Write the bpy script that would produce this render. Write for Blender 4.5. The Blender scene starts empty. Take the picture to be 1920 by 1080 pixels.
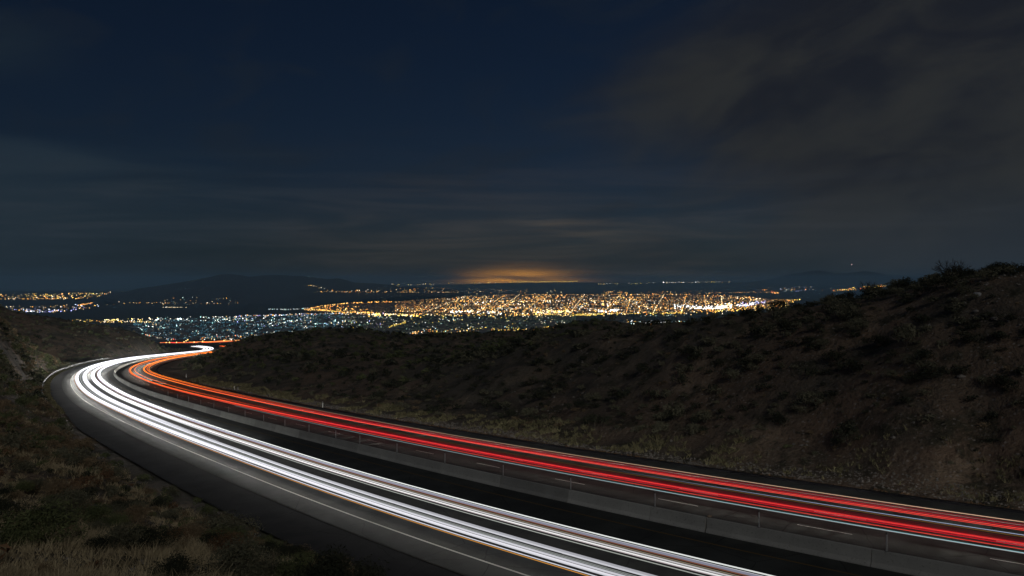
import bpy, math, random
import numpy as np

random.seed(7)
rng = np.random.default_rng(11)
scene = bpy.context.scene
COL = scene.collection
F, HOR = 1493.0, 526.0            # focal length and horizon row of the 1920 px wide photograph

# ------------------------------------------------------------------ camera, sky, fill light, exposure
cam_d = bpy.data.cameras.new("camera")
cam = bpy.data.objects.new("camera", cam_d)
COL.objects.link(cam)
cam_d.sensor_width = 36.0
cam_d.lens = 36.0 * F / 1920.0
cam_d.shift_y = (HOR - 540.0) / 1920.0
cam_d.clip_start = 0.2
cam_d.clip_end = 200000.0
cam.rotation_euler = (math.radians(90), 0, 0)
scene.camera = cam

world = bpy.data.worlds.new("World")
scene.world = world
world.use_nodes = True


class NT:
    """tiny helper to write node graphs as expressions"""
    def __init__(s, nt):
        s.nt = nt

    def n(s, t, **kw):
        q = s.nt.nodes.new(t)
        for k, v in kw.items():
            setattr(q, k, v)
        return q

    def put(s, sock, v):
        if v is None:
            return
        if hasattr(v, "is_linked"):
            s.nt.links.new(v, sock)
        else:
            if sock.type == 'RGBA' and hasattr(v, "__len__") and len(v) == 3:
                v = (*v, 1.0)
            sock.default_value = v

    def m(s, op, a, b=None, c=None, clamp=False):
        q = s.n('ShaderNodeMath', operation=op, use_clamp=clamp)
        s.put(q.inputs[0], a)
        s.put(q.inputs[1], b)
        s.put(q.inputs[2], c)
        return q.outputs[0]

    def sm(s, x, a, b):            # smoothstep from a to b
        q = s.n('ShaderNodeMapRange', interpolation_type='SMOOTHSTEP')
        s.put(q.inputs[0], x)
        q.inputs[1].default_value = a
        q.inputs[2].default_value = b
        return q.outputs[0]

    def mix(s, f, a, b, mode='MIX'):
        q = s.n('ShaderNodeMix', data_type='RGBA', blend_type=mode)
        s.put(q.inputs[0], f)
        s.put(q.inputs[6], a)
        s.put(q.inputs[7], b)
        return q.outputs[2]

    def noise(s, vec, scale, detail=3.0, rough=0.55, dist=0.0):
        q = s.n('ShaderNodeTexNoise')
        s.put(q.inputs['Vector'], vec)
        q.inputs['Scale'].default_value = scale
        q.inputs['Detail'].default_value = detail
        q.inputs['Roughness'].default_value = rough
        q.inputs['Distortion'].default_value = dist
        return q.outputs[0]

    def comb(s, x, y, z):
        q = s.n('ShaderNodeCombineXYZ')
        s.put(q.inputs[0], x)
        s.put(q.inputs[1], y)
        s.put(q.inputs[2], z)
        return q.outputs[0]


def build_world():
    nt = world.node_tree
    g = NT(nt)
    bg = nt.nodes['Background']
    sky = g.n('ShaderNodeTexSky', sky_type='NISHITA')
    sky.sun_disc = False
    sky.sun_elevation = math.radians(38)
    sky.sun_rotation = math.radians(215)
    base = g.mix(1.0, sky.outputs[0], (0.0023, 0.0035, 0.0054), 'MULTIPLY')
    tc = g.n('ShaderNodeTexCoord')
    sep = g.n('ShaderNodeSeparateXYZ')
    nt.links.new(tc.outputs['Generated'], sep.inputs[0])
    X, Y, Z = sep.outputs
    az = g.m('ARCTAN2', X, Y)                 # radians, 0 straight ahead, + right
    el = g.m('ARCSINE', Z)
    # long soft cloud masses: noise stretched along the horizon
    v1 = g.comb(g.m('MULTIPLY', az, 2.2), g.m('ADD', g.m('MULTIPLY', el, 5.5), g.m('MULTIPLY', az, -1.2)), 3.3)
    n1 = g.noise(v1, 1.6, 5, 0.5, 0.5)
    v2 = g.comb(g.m('MULTIPLY', az, 2.0), g.m('MULTIPLY', el, 22.0), 1.7)
    n2 = g.noise(v2, 1.5, 5, 0.6, 0.6)
    v3 = g.comb(g.m('MULTIPLY', az, 5.0), g.m('MULTIPLY', el, 60.0), 7.1)
    n3 = g.noise(v3, 1.1, 4, 0.55, 0.3)
    # big cloud bank filling the right of the view
    e1 = g.m('ADD', g.m('MULTIPLY', az, 1.0), g.m('MULTIPLY', g.m('ABSOLUTE', g.m('SUBTRACT', el, 0.235)), -1.25))
    e1 = g.m('ADD', e1, g.m('MULTIPLY', g.m('SUBTRACT', n1, 0.5), 0.35))
    big = g.sm(e1, -0.02, 0.24)
    # low bank on the left
    e2 = g.m('SUBTRACT', g.m('MULTIPLY', az, -1.0), 0.12)
    lowl = g.m('MULTIPLY', g.sm(g.m('ADD', e2, g.m('MULTIPLY', g.m('SUBTRACT', n2, 0.5), 0.55)), 0.12, 0.5),
               g.m('SUBTRACT', 1.0, g.sm(g.m('ADD', el, g.m('MULTIPLY', g.m('SUBTRACT', n3, .5), .03)), 0.135, 0.165)))
    # thin streaks just above the horizon
    st = g.m('MULTIPLY', g.sm(n2, 0.48, 0.68), g.m('SUBTRACT', 1.0, g.sm(el, 0.06, 0.17)))
    # small wisp at the upper left
    wi = g.m('MULTIPLY', g.sm(g.m('MULTIPLY', az, -1.0), 0.48, 0.60), g.m('SUBTRACT', 1.0, g.sm(g.m('ABSOLUTE', g.m('SUBTRACT', el, 0.245)), 0.0, 0.05)))
    wi = g.m('MULTIPLY', wi, g.sm(n1, 0.35, 0.6))
    v5 = g.comb(g.m('MULTIPLY', az, 6.0), g.m('ADD', g.m('MULTIPLY', el, 13.0), g.m('MULTIPLY', az, -2.0)), 9.4)
    n5 = g.noise(v5, 1.3, 6, 0.62, 0.8)
    shade = g.sm(g.m('ADD', g.m('MULTIPLY', n1, .62), g.m('MULTIPLY', n5, .38)), 0.38, 0.62)
    base = g.mix(g.m('MULTIPLY', g.sm(n5, .45, .7), .30), base, (0.0125, 0.0165, 0.0215))
    ccol = g.mix(shade, (0.0115, 0.0130, 0.0175), (0.0245, 0.0255, 0.0250))
    low = g.m('SUBTRACT', 1.0, g.sm(el, 0.0, 0.15))
    ccol = g.mix(g.m('MULTIPLY', low, 0.8), ccol, (0.027, 0.0335, 0.041))
    col = g.mix(g.m('MULTIPLY', big, 0.92), base, ccol)
    col = g.mix(g.m('MULTIPLY', lowl, 0.62), col, (0.019, 0.031, 0.043))
    col = g.mix(g.m('MULTIPLY', wi, 0.5), col, (0.020, 0.030, 0.033))
    col = g.mix(g.m('MULTIPLY', g.m('MULTIPLY', st, n5), 0.55), col, (0.030, 0.037, 0.047))
    # city light pollution: a broad grey brown dome and a tight sodium glow
    a0 = g.m('SUBTRACT', az, 0.03)
    r1 = g.m('ADD', g.m('MULTIPLY', g.m('MULTIPLY', a0, a0), 14.0), g.m('MULTIPLY', g.m('MULTIPLY', el, el), 110.0))
    dome = g.m('EXPONENT', g.m('MULTIPLY', r1, -1.0))
    dome = g.m('MULTIPLY', dome, g.m('ADD', 0.35, g.m('MULTIPLY', g.sm(n2, .35, .65), 1.1)))
    dm = g.mix(1.0, (0.030, 0.020, 0.011), g.comb(dome, dome, dome), 'MULTIPLY')
    a1 = g.m('SUBTRACT', az, 0.012)
    r2 = g.m('ADD', g.m('MULTIPLY', g.m('MULTIPLY', a1, a1), 330.0), g.m('MULTIPLY', g.m('ABSOLUTE', el), 225.0))
    tight = g.m('EXPONENT', g.m('MULTIPLY', r2, -1.0))
    tight = g.m('MULTIPLY', tight, g.m('ADD', 0.25, g.m('MULTIPLY', g.sm(n3, .35, .65), 1.1)))
    tg = g.mix(1.0, (4.3, 1.75, 0.15), g.comb(tight, tight, tight), 'MULTIPLY')
    # one lit streak of cloud right of the glow
    a2 = g.m('SUBTRACT', az, 0.075)
    r3 = g.m('ADD', g.m('MULTIPLY', g.m('MULTIPLY', a2, a2), 260.0),
             g.m('MULTIPLY', g.m('POWER', g.m('ABSOLUTE', g.m('SUBTRACT', el, g.m('ADD', 0.066, g.m('MULTIPLY', a2, -0.12)))), 2.0), 9000.0))
    lit = g.m('MULTIPLY', g.m('EXPONENT', g.m('MULTIPLY', r3, -1.0)), g.sm(n3, 0.38, 0.62))
    lt = g.mix(1.0, (0.036, 0.025, 0.013), g.comb(lit, lit, lit), 'MULTIPLY')
    col = g.mix(1.0, col, dm, 'ADD')
    col = g.mix(1.0, col, tg, 'ADD')
    col = g.mix(1.0, col, lt, 'ADD')
    nt.links.new(col, bg.inputs[0])
    bg.inputs[1].default_value = 1.0


build_world()

fill_sun_d = bpy.data.lights.new("moon", 'SUN')  # added soft light that brightens hills and haze, standing in for a moon
fill_sun_d.energy = 0.39
fill_sun_d.angle = math.radians(12)
fill_sun_d.color = (1.0, 0.95, 0.88)
moon = bpy.data.objects.new("moon", fill_sun_d)
COL.objects.link(moon)
moon.rotation_euler = (math.radians(58), 0, math.radians(20))

vs = scene.view_settings
vs.view_transform = 'Standard'
vs.look = 'None'
vs.exposure = 0.0
vs.gamma = 1.0
vs.use_curve_mapping = False
scene.cycles.max_bounces = 4
scene.cycles.diffuse_bounces = 2
scene.cycles.volume_bounces = 1
scene.cycles.transparent_max_bounces = 4
scene.cycles.sample_clamp_indirect = 4.0

# ------------------------------------------------------------------ helpers


def tag(o, label=None, cat=None, group=None, kind=None):
    if label:
        o['label'] = label
    if cat:
        o['category'] = cat
    if group:
        o['group'] = group
    if kind:
        o['kind'] = kind
    return o


def mesh_np(name, V, Fc, mats, mat_idx=None, smooth=False, color=None):
    """V (n,3), Fc list of arrays (tri or quad) or one array"""
    me = bpy.data.meshes.new(name)
    V = np.asarray(V, np.float32)
    if isinstance(Fc, np.ndarray):
        Fc = [Fc]
    loops = np.concatenate([f.ravel() for f in Fc]).astype(np.int32)
    tot = np.concatenate([np.full(len(f), f.shape[1], np.int32) for f in Fc])
    start = np.concatenate([[0], np.cumsum(tot)[:-1]]).astype(np.int32)
    me.vertices.add(len(V))
    me.vertices.foreach_set("co", V.ravel())
    me.loops.add(len(loops))
    me.loops.foreach_set("vertex_index", loops)
    me.polygons.add(len(tot))
    me.polygons.foreach_set("loop_start", start)
    me.polygons.foreach_set("loop_total", tot)
    for m in (mats if isinstance(mats, (list, tuple)) else [mats]):
        me.materials.append(m)
    if mat_idx is not None:
        me.polygons.foreach_set("material_index", np.asarray(mat_idx, np.int32))
    me.polygons.foreach_set("use_smooth", np.full(len(tot), smooth, bool))
    if color is not None:
        a = me.color_attributes.new("tint", 'FLOAT_COLOR', 'POINT')
        a.data.foreach_set("color", np.asarray(color, np.float32).ravel())
    me.update()
    me.validate()
    return me


def obj(name, me, parent=None, loc=None, rot=None, scale=None):
    o = bpy.data.objects.new(name, me)
    COL.objects.link(o)
    if parent:
        o.parent = parent
    if loc is not None:
        o.location = loc
    if rot is not None:
        o.rotation_euler = rot
    if scale is not None:
        o.scale = scale if hasattr(scale, "__len__") else (scale,) * 3
    return o


def material(name, build, rough=0.9, spec=0.2):
    m = bpy.data.materials.new(name)
    m.use_nodes = True
    g = NT(m.node_tree)
    b = m.node_tree.nodes['Principled BSDF']
    b.inputs['Roughness'].default_value = rough
    b.inputs['Specular IOR Level'].default_value = spec
    build(g, b)
    return m


def wpos(g):
    return g.n('ShaderNodeNewGeometry').outputs['Position']


def bump(g, b, h, strength, dist):
    q = g.n('ShaderNodeBump')
    q.inputs['Strength'].default_value = strength
    q.inputs['Distance'].default_value = dist
    g.put(q.inputs['Height'], h)
    g.put(b.inputs['Normal'], q.outputs[0])


def vnoise(x, y, seed=0):
    """smooth value noise in [-1,1]"""
    xi, yi = np.floor(x).astype(np.int64), np.floor(y).astype(np.int64)
    fx, fy = x - xi, y - yi
    fx = fx * fx * (3 - 2 * fx)
    fy = fy * fy * (3 - 2 * fy)

    def hsh(a, b):
        h = (a * 374761393 + b * 668265263 + seed * 1274126177) & 0x7fffffff
        h = ((h ^ (h >> 13)) * 1274126177) & 0x7fffffff
        return ((h ^ (h >> 16)) & 0xffff) / 32767.5 - 1
    return (hsh(xi, yi) * (1 - fx) + hsh(xi + 1, yi) * fx) * (1 - fy) + (hsh(xi, yi + 1) * (1 - fx) + hsh(xi + 1, yi + 1) * fx) * fy


def fbm(x, y, s, octv=4, seed=0, gain=.5):
    r, a = 0, 1.0
    for i in range(octv):
        r = r + a * vnoise(x / s + 13.7 * i, y / s - 7.1 * i, seed + i)
        s *= .5
        a *= gain
    return r


# ------------------------------------------------------------------ the line of the highway (median barrier = offset 0)
P0 = (40.7584, 31.6579, -16.2551)
H0 = -0.9157
CURV = [0.5516, 0.2332, 0.0355, 0.0382, 0.1332, 0.0682, 0.0988, 0.1755, 0.1216, 0.1096, 0.1025, 0.086, 0.0884, 0.1269, 0.1767]
GRAD = [-3.2172, -5.2538, -5.9851, -5.4529, -5.8179, -6.3334, -6.4387, -5.9439, -5.6724, -5.9942, -6.4603, -6.5771, -6.2043, -5.5092, -4.7463]
BANK = [-5.4013, -5.2637, -4.1611, -3.8339, -3.0122, -1.5246, 0.4827, 2.4842, 3.9056, 4.2371, 3.6326, 2.4252, 0.8791, -0.7549, -2.3877]
KN = np.linspace(0, 700, 15)
DS = 4.0
S1 = np.arange(0, 664, DS)
kk = np.interp(S1, KN, CURV) / 100
gg = np.interp(S1, KN, GRAD) / 100
bb = np.interp(S1, KN, BANK) / 100
# beyond the S bend the road swings left
S2 = np.arange(664, 1000, DS)
kk = np.concatenate([kk, np.where(S2 < 790, -0.0125, 0.0)])
gg = np.concatenate([gg, np.full(len(S2), -0.014)])
bb = np.concatenate([bb, np.interp(S2, [664, 700], [-.02, 0.0])])
SS = np.concatenate([S1, S2])
hh = H0 + np.concatenate([[0], np.cumsum(kk[:-1] * DS)])
cx = P0[0] + np.concatenate([[0], np.cumsum(np.sin(hh[:-1]) * DS)])
cy = P0[1] + np.concatenate([[0], np.cumsum(np.cos(hh[:-1]) * DS)])
cz = P0[2] + np.concatenate([[0], np.cumsum(gg[:-1] * DS)])
# straight run-up behind the right edge of the view
nb = 22
back = np.arange(-nb, 0) * DS
hb = H0 - 0.0055 * np.abs(back)[::1] * 0.6
cxb = P0[0] + np.sin(H0 - .06) * back
cyb = P0[1] + np.cos(H0 - .06) * back
SS = np.concatenate([back, SS])
cx = np.concatenate([cxb, cx])
cy = np.concatenate([cyb, cy])
cz = np.concatenate([P0[2] + back * -0.032, cz])
hh = np.concatenate([np.full(nb, H0 - .03), hh])
bb = np.concatenate([np.full(nb, bb[0]), bb])


def rp(s, o, ht=0.0):
    """world point at arc length s, offset o (right positive), height ht above the road"""
    s = np.asarray(s, float)
    o = np.asarray(o, float)
    h = np.interp(s, SS, hh)
    x = np.interp(s, SS, cx) + np.cos(h) * o
    y = np.interp(s, SS, cy) - np.sin(h) * o
    z = np.interp(s, SS, cz) - np.interp(s, SS, bb) * o + ht
    return np.stack(np.broadcast_arrays(x, y, z), -1)


def left_edge(s):
    return np.interp(s, [-90, 60, 150, 190, 1000], [-20.2, -20.2, -20.6, -18.9, -18.9])


# ------------------------------------------------------------------ terrain
ctrl = []


def cp(px, Yd, py):
    ctrl.append((px, Yd, py))


for s in np.arange(-60, 1000, 14):
    for o in (-22, -14, -5, 5, 15.5, 19):
        p = rp(s, o)
        if p[1] > 6 and abs(p[0] / p[1]) < 3.0:
            cp(960 + F * p[0] / p[1], p[1], HOR - F * p[2] / p[1])
TAB = {
    -2600: [(6, 1300), (30, 650), (100, 520), (300, 470), (700, 540), (1300, 650), (4600, 641)],
    -1300: [(5, 1250), (20, 760), (60, 600), (150, 500), (300, 480), (700, 560), (1300, 650), (4600, 641)],
    -400: [(5, 1250), (18, 960), (40, 770), (90, 660), (170, 560), (260, 510), (420, 540), (560, 545), (760, 610), (1200, 650), (4600, 641)],
    0: [(4, 1340), (8, 1200), (15, 1075), (35, 931), (70, 850), (110, 780), (150, 727), (190, 672), (250, 588), (330, 640), (480, 571), (620, 640), (1000, 652), (2000, 646), (4600, 641)],
    55: [(15, 1078), (35, 940), (70, 860), (110, 800), (160, 750), (240, 690), (300, 632), (400, 690), (480, 586), (640, 640)],
    100: [(15, 1085), (35, 955), (70, 865), (340, 656), (400, 690), (485, 594), (650, 650), (1000, 655)],
    128: [(352, 682), (410, 690), (490, 601), (650, 650)],
    150: [(420, 668), (500, 603), (680, 655)],
    200: [(15, 1100), (35, 975), (70, 885), (470, 650), (520, 610), (700, 655), (1000, 656), (2000, 647)],
    258: [(520, 648), (555, 627), (720, 655)],
    300: [(15, 1110), (35, 995), (60, 922), (600, 648), (760, 654), (1000, 652), (2000, 645), (4600, 641)],
    345: [(1000, 652), (2000, 645)],
    400: [(15, 1125), (35, 1015), (330, 690), (450, 668), (1000, 651), (2000, 645), (4600, 641)],
    440: [(300, 666), (360, 672), (420, 640), (470, 640), (560, 660), (1200, 656)],
    500: [(15, 1150), (35, 1040), (260, 670), (330, 672), (400, 640), (440, 624), (560, 655), (1200, 660), (4600, 645)],
    600: [(15, 1180), (220, 678), (290, 668), (380, 625), (425, 614), (560, 650), (1200, 660)],
    680: [(195, 686), (270, 675), (370, 630), (420, 617), (560, 650), (1200, 660)],
    740: [(180, 687), (260, 676), (380, 635), (435, 626), (560, 655)],
    830: [(12, 1220), (25, 1170), (163, 684), (250, 668), (380, 634), (450, 626), (600, 655), (1200, 665), (4600, 648)],
    960: [(5, 1272), (15, 1222), (145, 666), (220, 665), (340, 638), (440, 619), (600, 650), (1200, 665)],
    1050: [(136, 650), (200, 658), (330, 625), (410, 611), (560, 650)],
    1120: [(130, 634), (200, 650), (330, 618), (415, 598), (560, 645), (1200, 665)],
    1160: [(127, 628), (200, 640), (330, 618), (415, 599), (560, 645)],
    1210: [(122, 613), (200, 640), (330, 630), (430, 616), (600, 650)],
    1300: [(5, 1290), (15, 1230), (114, 600), (160, 625), (300, 640), (600, 650), (1200, 665), (4600, 650)],
    1400: [(106, 586), (150, 605), (300, 640)],
    1500: [(99, 571), (140, 590), (300, 630), (1000, 665)],
    1620: [(91, 550), (130, 570), (300, 620)],
    1720: [(85, 530), (130, 555), (300, 620)],
    1800: [(5, 1320), (12, 1230), (80, 513), (130, 540), (300, 610), (1000, 665), (4600, 655)],
    1920: [(75, 498), (130, 520), (300, 600)],
    2300: [(60, 440), (110, 455), (300, 560), (1000, 665), (4600, 655)],
    3000: [(4, 1330), (45, 400), (90, 400), (250, 520), (1000, 665), (4600, 655)],
    4200: [(35, 500), (80, 380), (250, 520), (1000, 665)],
}
for px, L in TAB.items():
    for Yd, py in L:
        cp(px, Yd, py)
C = np.array(ctrl)


def uv(px, Yd):
    return np.stack([np.asarray(px, float) / 260.0, 2.6 * np.log(np.asarray(Yd, float))], -1)


def tps_k(r2):
    return 0.5 * r2 * np.log(r2 + 1e-9)


U = uv(C[:, 0], C[:, 1])
n = len(U)
K = tps_k(((U[:, None] - U[None]) ** 2).sum(-1)) + np.eye(n) * 0.02
Pm = np.c_[np.ones(n), U]
A = np.block([[K, Pm], [Pm.T, np.zeros((3, 3))]])
sol = np.linalg.solve(A, np.r_[C[:, 2], 0, 0, 0])


def tps(px, Yd):
    u = uv(px, Yd).reshape(-1, 2)
    out = np.empty(len(u))
    for i in range(0, len(u), 20000):
        q = u[i:i + 20000]
        r2 = ((q[:, None, 0] - U[None, :, 0]) ** 2 + (q[:, None, 1] - U[None, :, 1]) ** 2)
        out[i:i + 20000] = tps_k(r2) @ sol[:n] + sol[n] + q @ sol[n + 1:]
    return out.reshape(np.shape(px))


gx = np.concatenate([np.arange(-2600, -200, 40), np.arange(-200, 2120, 4.5), np.arange(2120, 4200, 40)])
lg = np.concatenate([np.linspace(math.log(3.2), math.log(14), 40)[:-1], np.linspace(math.log(14), math.log(750), 520)[:-1], np.linspace(math.log(750), math.log(4700), 40)])
gy = np.exp(lg)
# the smooth surface is evaluated on a coarser lattice and interpolated
cgx = np.concatenate([np.arange(-2600, -200, 160), np.arange(-200, 2120, 18), np.arange(2120, 4400, 160)])
clg = np.linspace(lg[0], lg[-1], 230)
CX, CL = np.meshgrid(cgx, clg)
base_py = tps(CX, np.exp(CL))


def bil(arr, xs, ys, qx, qy):
    fx = np.clip(np.interp(qx, xs, np.arange(len(xs))), 0, len(xs) - 1.001)
    fy = np.clip(np.interp(qy, ys, np.arange(len(ys))), 0, len(ys) - 1.001)
    ix, iy = fx.astype(int), fy.astype(int)
    fx, fy = fx - ix, fy - iy
    return (arr[iy, ix] * (1 - fx) + arr[iy, ix + 1] * fx) * (1 - fy) + (arr[iy + 1, ix] * (1 - fx) + arr[iy + 1, ix + 1] * fx) * fy


GX, GL = np.meshgrid(gx, lg)
GY = np.exp(GL)
WX = (GX - 960) / F * GY
py = bil(base_py, cgx, clg, GX, GL)
WZ = (HOR - py) / F * GY


def road_so(x, y):
    """nearest arc length and signed offset for many points"""
    x = x.ravel()
    y = y.ravel()
    so = np.empty(len(x))
    oo = np.empty(len(x))
    px_, py_ = cx, cy
    for i in range(0, len(x), 30000):
        dx = x[i:i + 30000, None] - px_[None]
        dy = y[i:i + 30000, None] - py_[None]
        d = dx * dx + dy * dy
        j = d.argmin(1)
        r = np.arange(len(j))
        h = hh[j]
        so[i:i + 30000] = SS[j] + dx[r, j] * np.sin(h) + dy[r, j] * np.cos(h)
        oo[i:i + 30000] = dx[r, j] * np.cos(h) - dy[r, j] * np.sin(h)
        dd_ = np.sqrt(d[r, j])
        far = dd_ > 60
        oo[i:i + 30000][far] = np.sign(oo[i:i + 30000][far]) * dd_[far]
    return so, oo


so, oo = road_so(WX, GY)
so = so.reshape(WX.shape)
oo = oo.reshape(WX.shape)
le = left_edge(so)
dout = np.maximum(np.maximum(le - oo, oo - 14.7), 0)      # metres outside the pavement
w = np.clip(dout / 9.0, 0, 1)
w = w * w * (3 - 2 * w)
oc = np.clip(oo, le - 9, 14.7 + 9)
zr = rp(so, oc)[..., 2]
rel = np.clip(dout / 30, 0, 1)
nz = (fbm(WX, GY, 26, 3, 3) * 1.5 + fbm(WX, GY, 7.5, 4, 9) * .75) * rel
nz += (fbm(WX, GY, 3.0, 3, 21) * .28) * np.clip(dout / 6, 0, 1) * (GY < 260)
amp = np.clip(GY / 60, .25, 1)
ridge = np.clip(1 - np.abs(fbm(WX, GY, 34, 2, 77)) * 3, 0, 1) * rel * np.clip(GY / 80, 0, 1)
WZ = WZ * w + zr * (1 - w) + nz * amp - ridge * np.where(GX < 200, .5, 2.0)
verge = (dout > 0.3) & (dout < 6)
WZ += np.where(verge, fbm(WX, GY, 1.2, 2, 5) * .06, 0)
WZ -= np.where(dout < .05, .30, np.where(dout < 0.7, .05, 0.0))
SKY_R = [(-200, 560), (0, 573), (22, 583), (47, 588), (80, 592), (117, 598), (150, 604), (192, 610), (225, 615), (258, 625), (283, 637), (300, 646), (325, 650), (400, 650),
         (430, 651), (440, 640), (470, 632), (500, 626), (560, 622), (600, 617), (640, 615), (680, 618), (720, 626), (760, 629), (830, 627), (900, 625), (960, 622),
         (1000, 620), (1040, 615), (1070, 606), (1110, 601), (1150, 601), (1180, 607), (1205, 612), (1250, 606), (1300, 602), (1350, 596), (1400, 590), (1450, 584), (1500, 578),
         (1560, 569), (1620, 558), (1680, 549), (1720, 541), (1760, 529), (1800, 523), (1850, 518), (1920, 509), (2150, 478), (2500, 436), (3200, 400)]
for _it in range(3):
    gpy = HOR - F * WZ / GY
    sel = (GY > 45) & (GY < 800)
    hz_ = np.where(sel, gpy, 9999).min(0)
    df = np.interp(gx, [q_[0] for q_ in SKY_R], [q_[1] for q_ in SKY_R]) - hz_
    df = np.where((gx > -200) & (gx < 3200) & ((gx < 300) | (gx > 440)), df, 0)
    df = np.clip(df, -60, 90)
    kern = np.exp(-np.linspace(-2, 2, 5) ** 2)
    df = np.convolve(df, kern / kern.sum(), 'same')
    fall = np.exp(-np.clip(gpy - hz_[None], 0, 400) / 45.0) * w * sel
    gpy = gpy + df[None] * fall
    WZ = (HOR - gpy) / F * GY
gpy = HOR - F * WZ / GY
horizon = np.minimum.accumulate(gpy, axis=0)


def hit(px_, py_, y0=45, y1=700):
    """distance at which the line of sight through (px,py) meets the ground"""
    ys_ = np.linspace(y0, y1, 1500)
    g_ = bil(gpy, gx, lg, np.full(1500, float(px_)), np.log(ys_))
    k_ = np.nonzero(g_ <= py_)[0]
    return float(ys_[k_[0]]) if len(k_) else float(ys_[g_.argmin()])


def crest(px_, y0=45, y1=250):
    ys_ = np.linspace(y0, y1, 600)
    return float(ys_[bil(gpy, gx, lg, np.full(600, float(px_)), np.log(ys_)).argmin()])


def tz(x, y):
    y = np.maximum(y, 3.3)
    return bil(WZ, gx, lg, 960 + F * x / y, np.log(y))


def seen(x, y, ztop):
    px_ = 960 + F * x / y
    hz = bil(horizon, gx, lg, px_, np.log(y * .985))
    pt = HOR - F * ztop / y
    return (px_ > -30) & (px_ < 1950) & (pt < hz + 1) & (pt < 1120)


# ------------------------------------------------------------------ materials


def m_hill(g, b):
    P = wpos(g)
    n1 = g.noise(P, 0.035, 6, .6)
    n2 = g.noise(P, 0.30, 6, .65)
    n3 = g.noise(P, 2.6, 4, .7)
    c = g.mix(g.sm(n1, .40, .60), (0.108, 0.094, 0.073), (0.170, 0.120, 0.083))
    n4 = g.noise(P, 0.085, 5, .6, .8)
    c = g.mix(g.sm(n4, .53, .66), c, (0.235, 0.175, 0.122))
    c = g.mix(g.m('MULTIPLY', g.sm(n4, .46, .36), .6), c, (0.055, 0.055, 0.045))
    c = g.mix(g.m('MULTIPLY', g.sm(n2, .50, .62), .85), c, (0.050, 0.048, 0.030))
    c = g.mix(g.m('MULTIPLY', g.sm(n3, .56, .72), .8), c, (0.22, 0.20, 0.175))
    c = g.mix(g.m('MULTIPLY', g.sm(n3, .46, .30), .7), c, (0.03, 0.027, 0.02))
    v = g.n('ShaderNodeTexVoronoi')
    v.inputs['Scale'].default_value = 1.7
    g.put(v.inputs['Vector'], P)
    st = g.m('MULTIPLY', g.sm(v.outputs['Distance'], .26, .12), g.sm(n1, .45, .58))
    c = g.mix(g.m('MULTIPLY', st, .75), c, (0.27, 0.245, 0.22))
    g.put(b.inputs['Base Color'], c)
    bump(g, b, g.m('ADD', n3, g.m('MULTIPLY', n2, 2.0)), .9, .5)


def m_asph(col, var):
    def f(g, b):
        P = wpos(g)
        n1 = g.noise(P, .35, 4, .6)
        n0 = g.noise(P, .06, 3, .6)
        n2 = g.noise(P, 26.0, 2, .6)
        c = g.mix(g.sm(n1, .35, .65), tuple(x * (1 - var) for x in col), tuple(x * (1 + var) for x in col))
        c = g.mix(g.m('MULTIPLY', g.sm(n0, .50, .56), .35), c, tuple(x * .55 for x in col))
        c = g.mix(g.m('MULTIPLY', g.sm(n2, .5, .7), .35), c, tuple(x * 2.0 for x in col))
        v = g.n('ShaderNodeTexVoronoi', feature='DISTANCE_TO_EDGE')
        v.inputs['Scale'].default_value = .16
        n3 = g.n('ShaderNodeTexNoise')
        n3.inputs['Scale'].default_value = .9
        g.put(n3.inputs['Vector'], P)
        w_ = g.mix(.35, P, n3.outputs[1], 'ADD')
        g.put(v.inputs['Vector'], w_)
        c = g.mix(g.m('MULTIPLY', g.sm(v.outputs['Distance'], .008, .003), .8), c, tuple(x * .25 for x in col))
        g.put(b.inputs['Base Color'], c)
        bump(g, b, n2, .35, .02)
    return f


def m_conc(g, b):
    P = wpos(g)
    n1 = g.noise(P, .5, 5, .65)
    n2 = g.noise(P, 7.0, 4, .6)
    c = g.mix(n1, (0.24, 0.24, 0.22), (0.45, 0.445, 0.41))
    c = g.mix(g.m('MULTIPLY', g.sm(n2, .55, .75), .5), c, (0.10, 0.096, 0.088))
    oi = g.n('ShaderNodeObjectInfo')
    k = g.m('ADD', .82, g.m('MULTIPLY', oi.outputs['Random'], .36))
    c = g.mix(1.0, c, g.comb(k, k, k), 'MULTIPLY')
    g.put(b.inputs['Base Color'], c)
    bump(g, b, n2, .3, .02)


def m_flat(col, var=.2, scale=3.0):
    def f(g, b):
        n1 = g.noise(wpos(g), scale, 4, .6)
        g.put(b.inputs['Base Color'], g.mix(n1, tuple(x * (1 - var) for x in col), tuple(min(1, x * (1 + var)) for x in col)))
    return f


def m_leaf(c1, c2):
    def f(g, b):
        P = wpos(g)
        n1 = g.noise(P, .8, 3, .6)
        n2 = g.noise(P, 9.0, 2, .6)
        c = g.mix(g.sm(n1, .35, .65), c1, c2)
        c = g.mix(g.m('MULTIPLY', g.sm(n2, .5, .75), .5), c, tuple(min(1, 1.9 * x) for x in c2))
        g.put(b.inputs['Base Color'], c)
    return f


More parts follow.
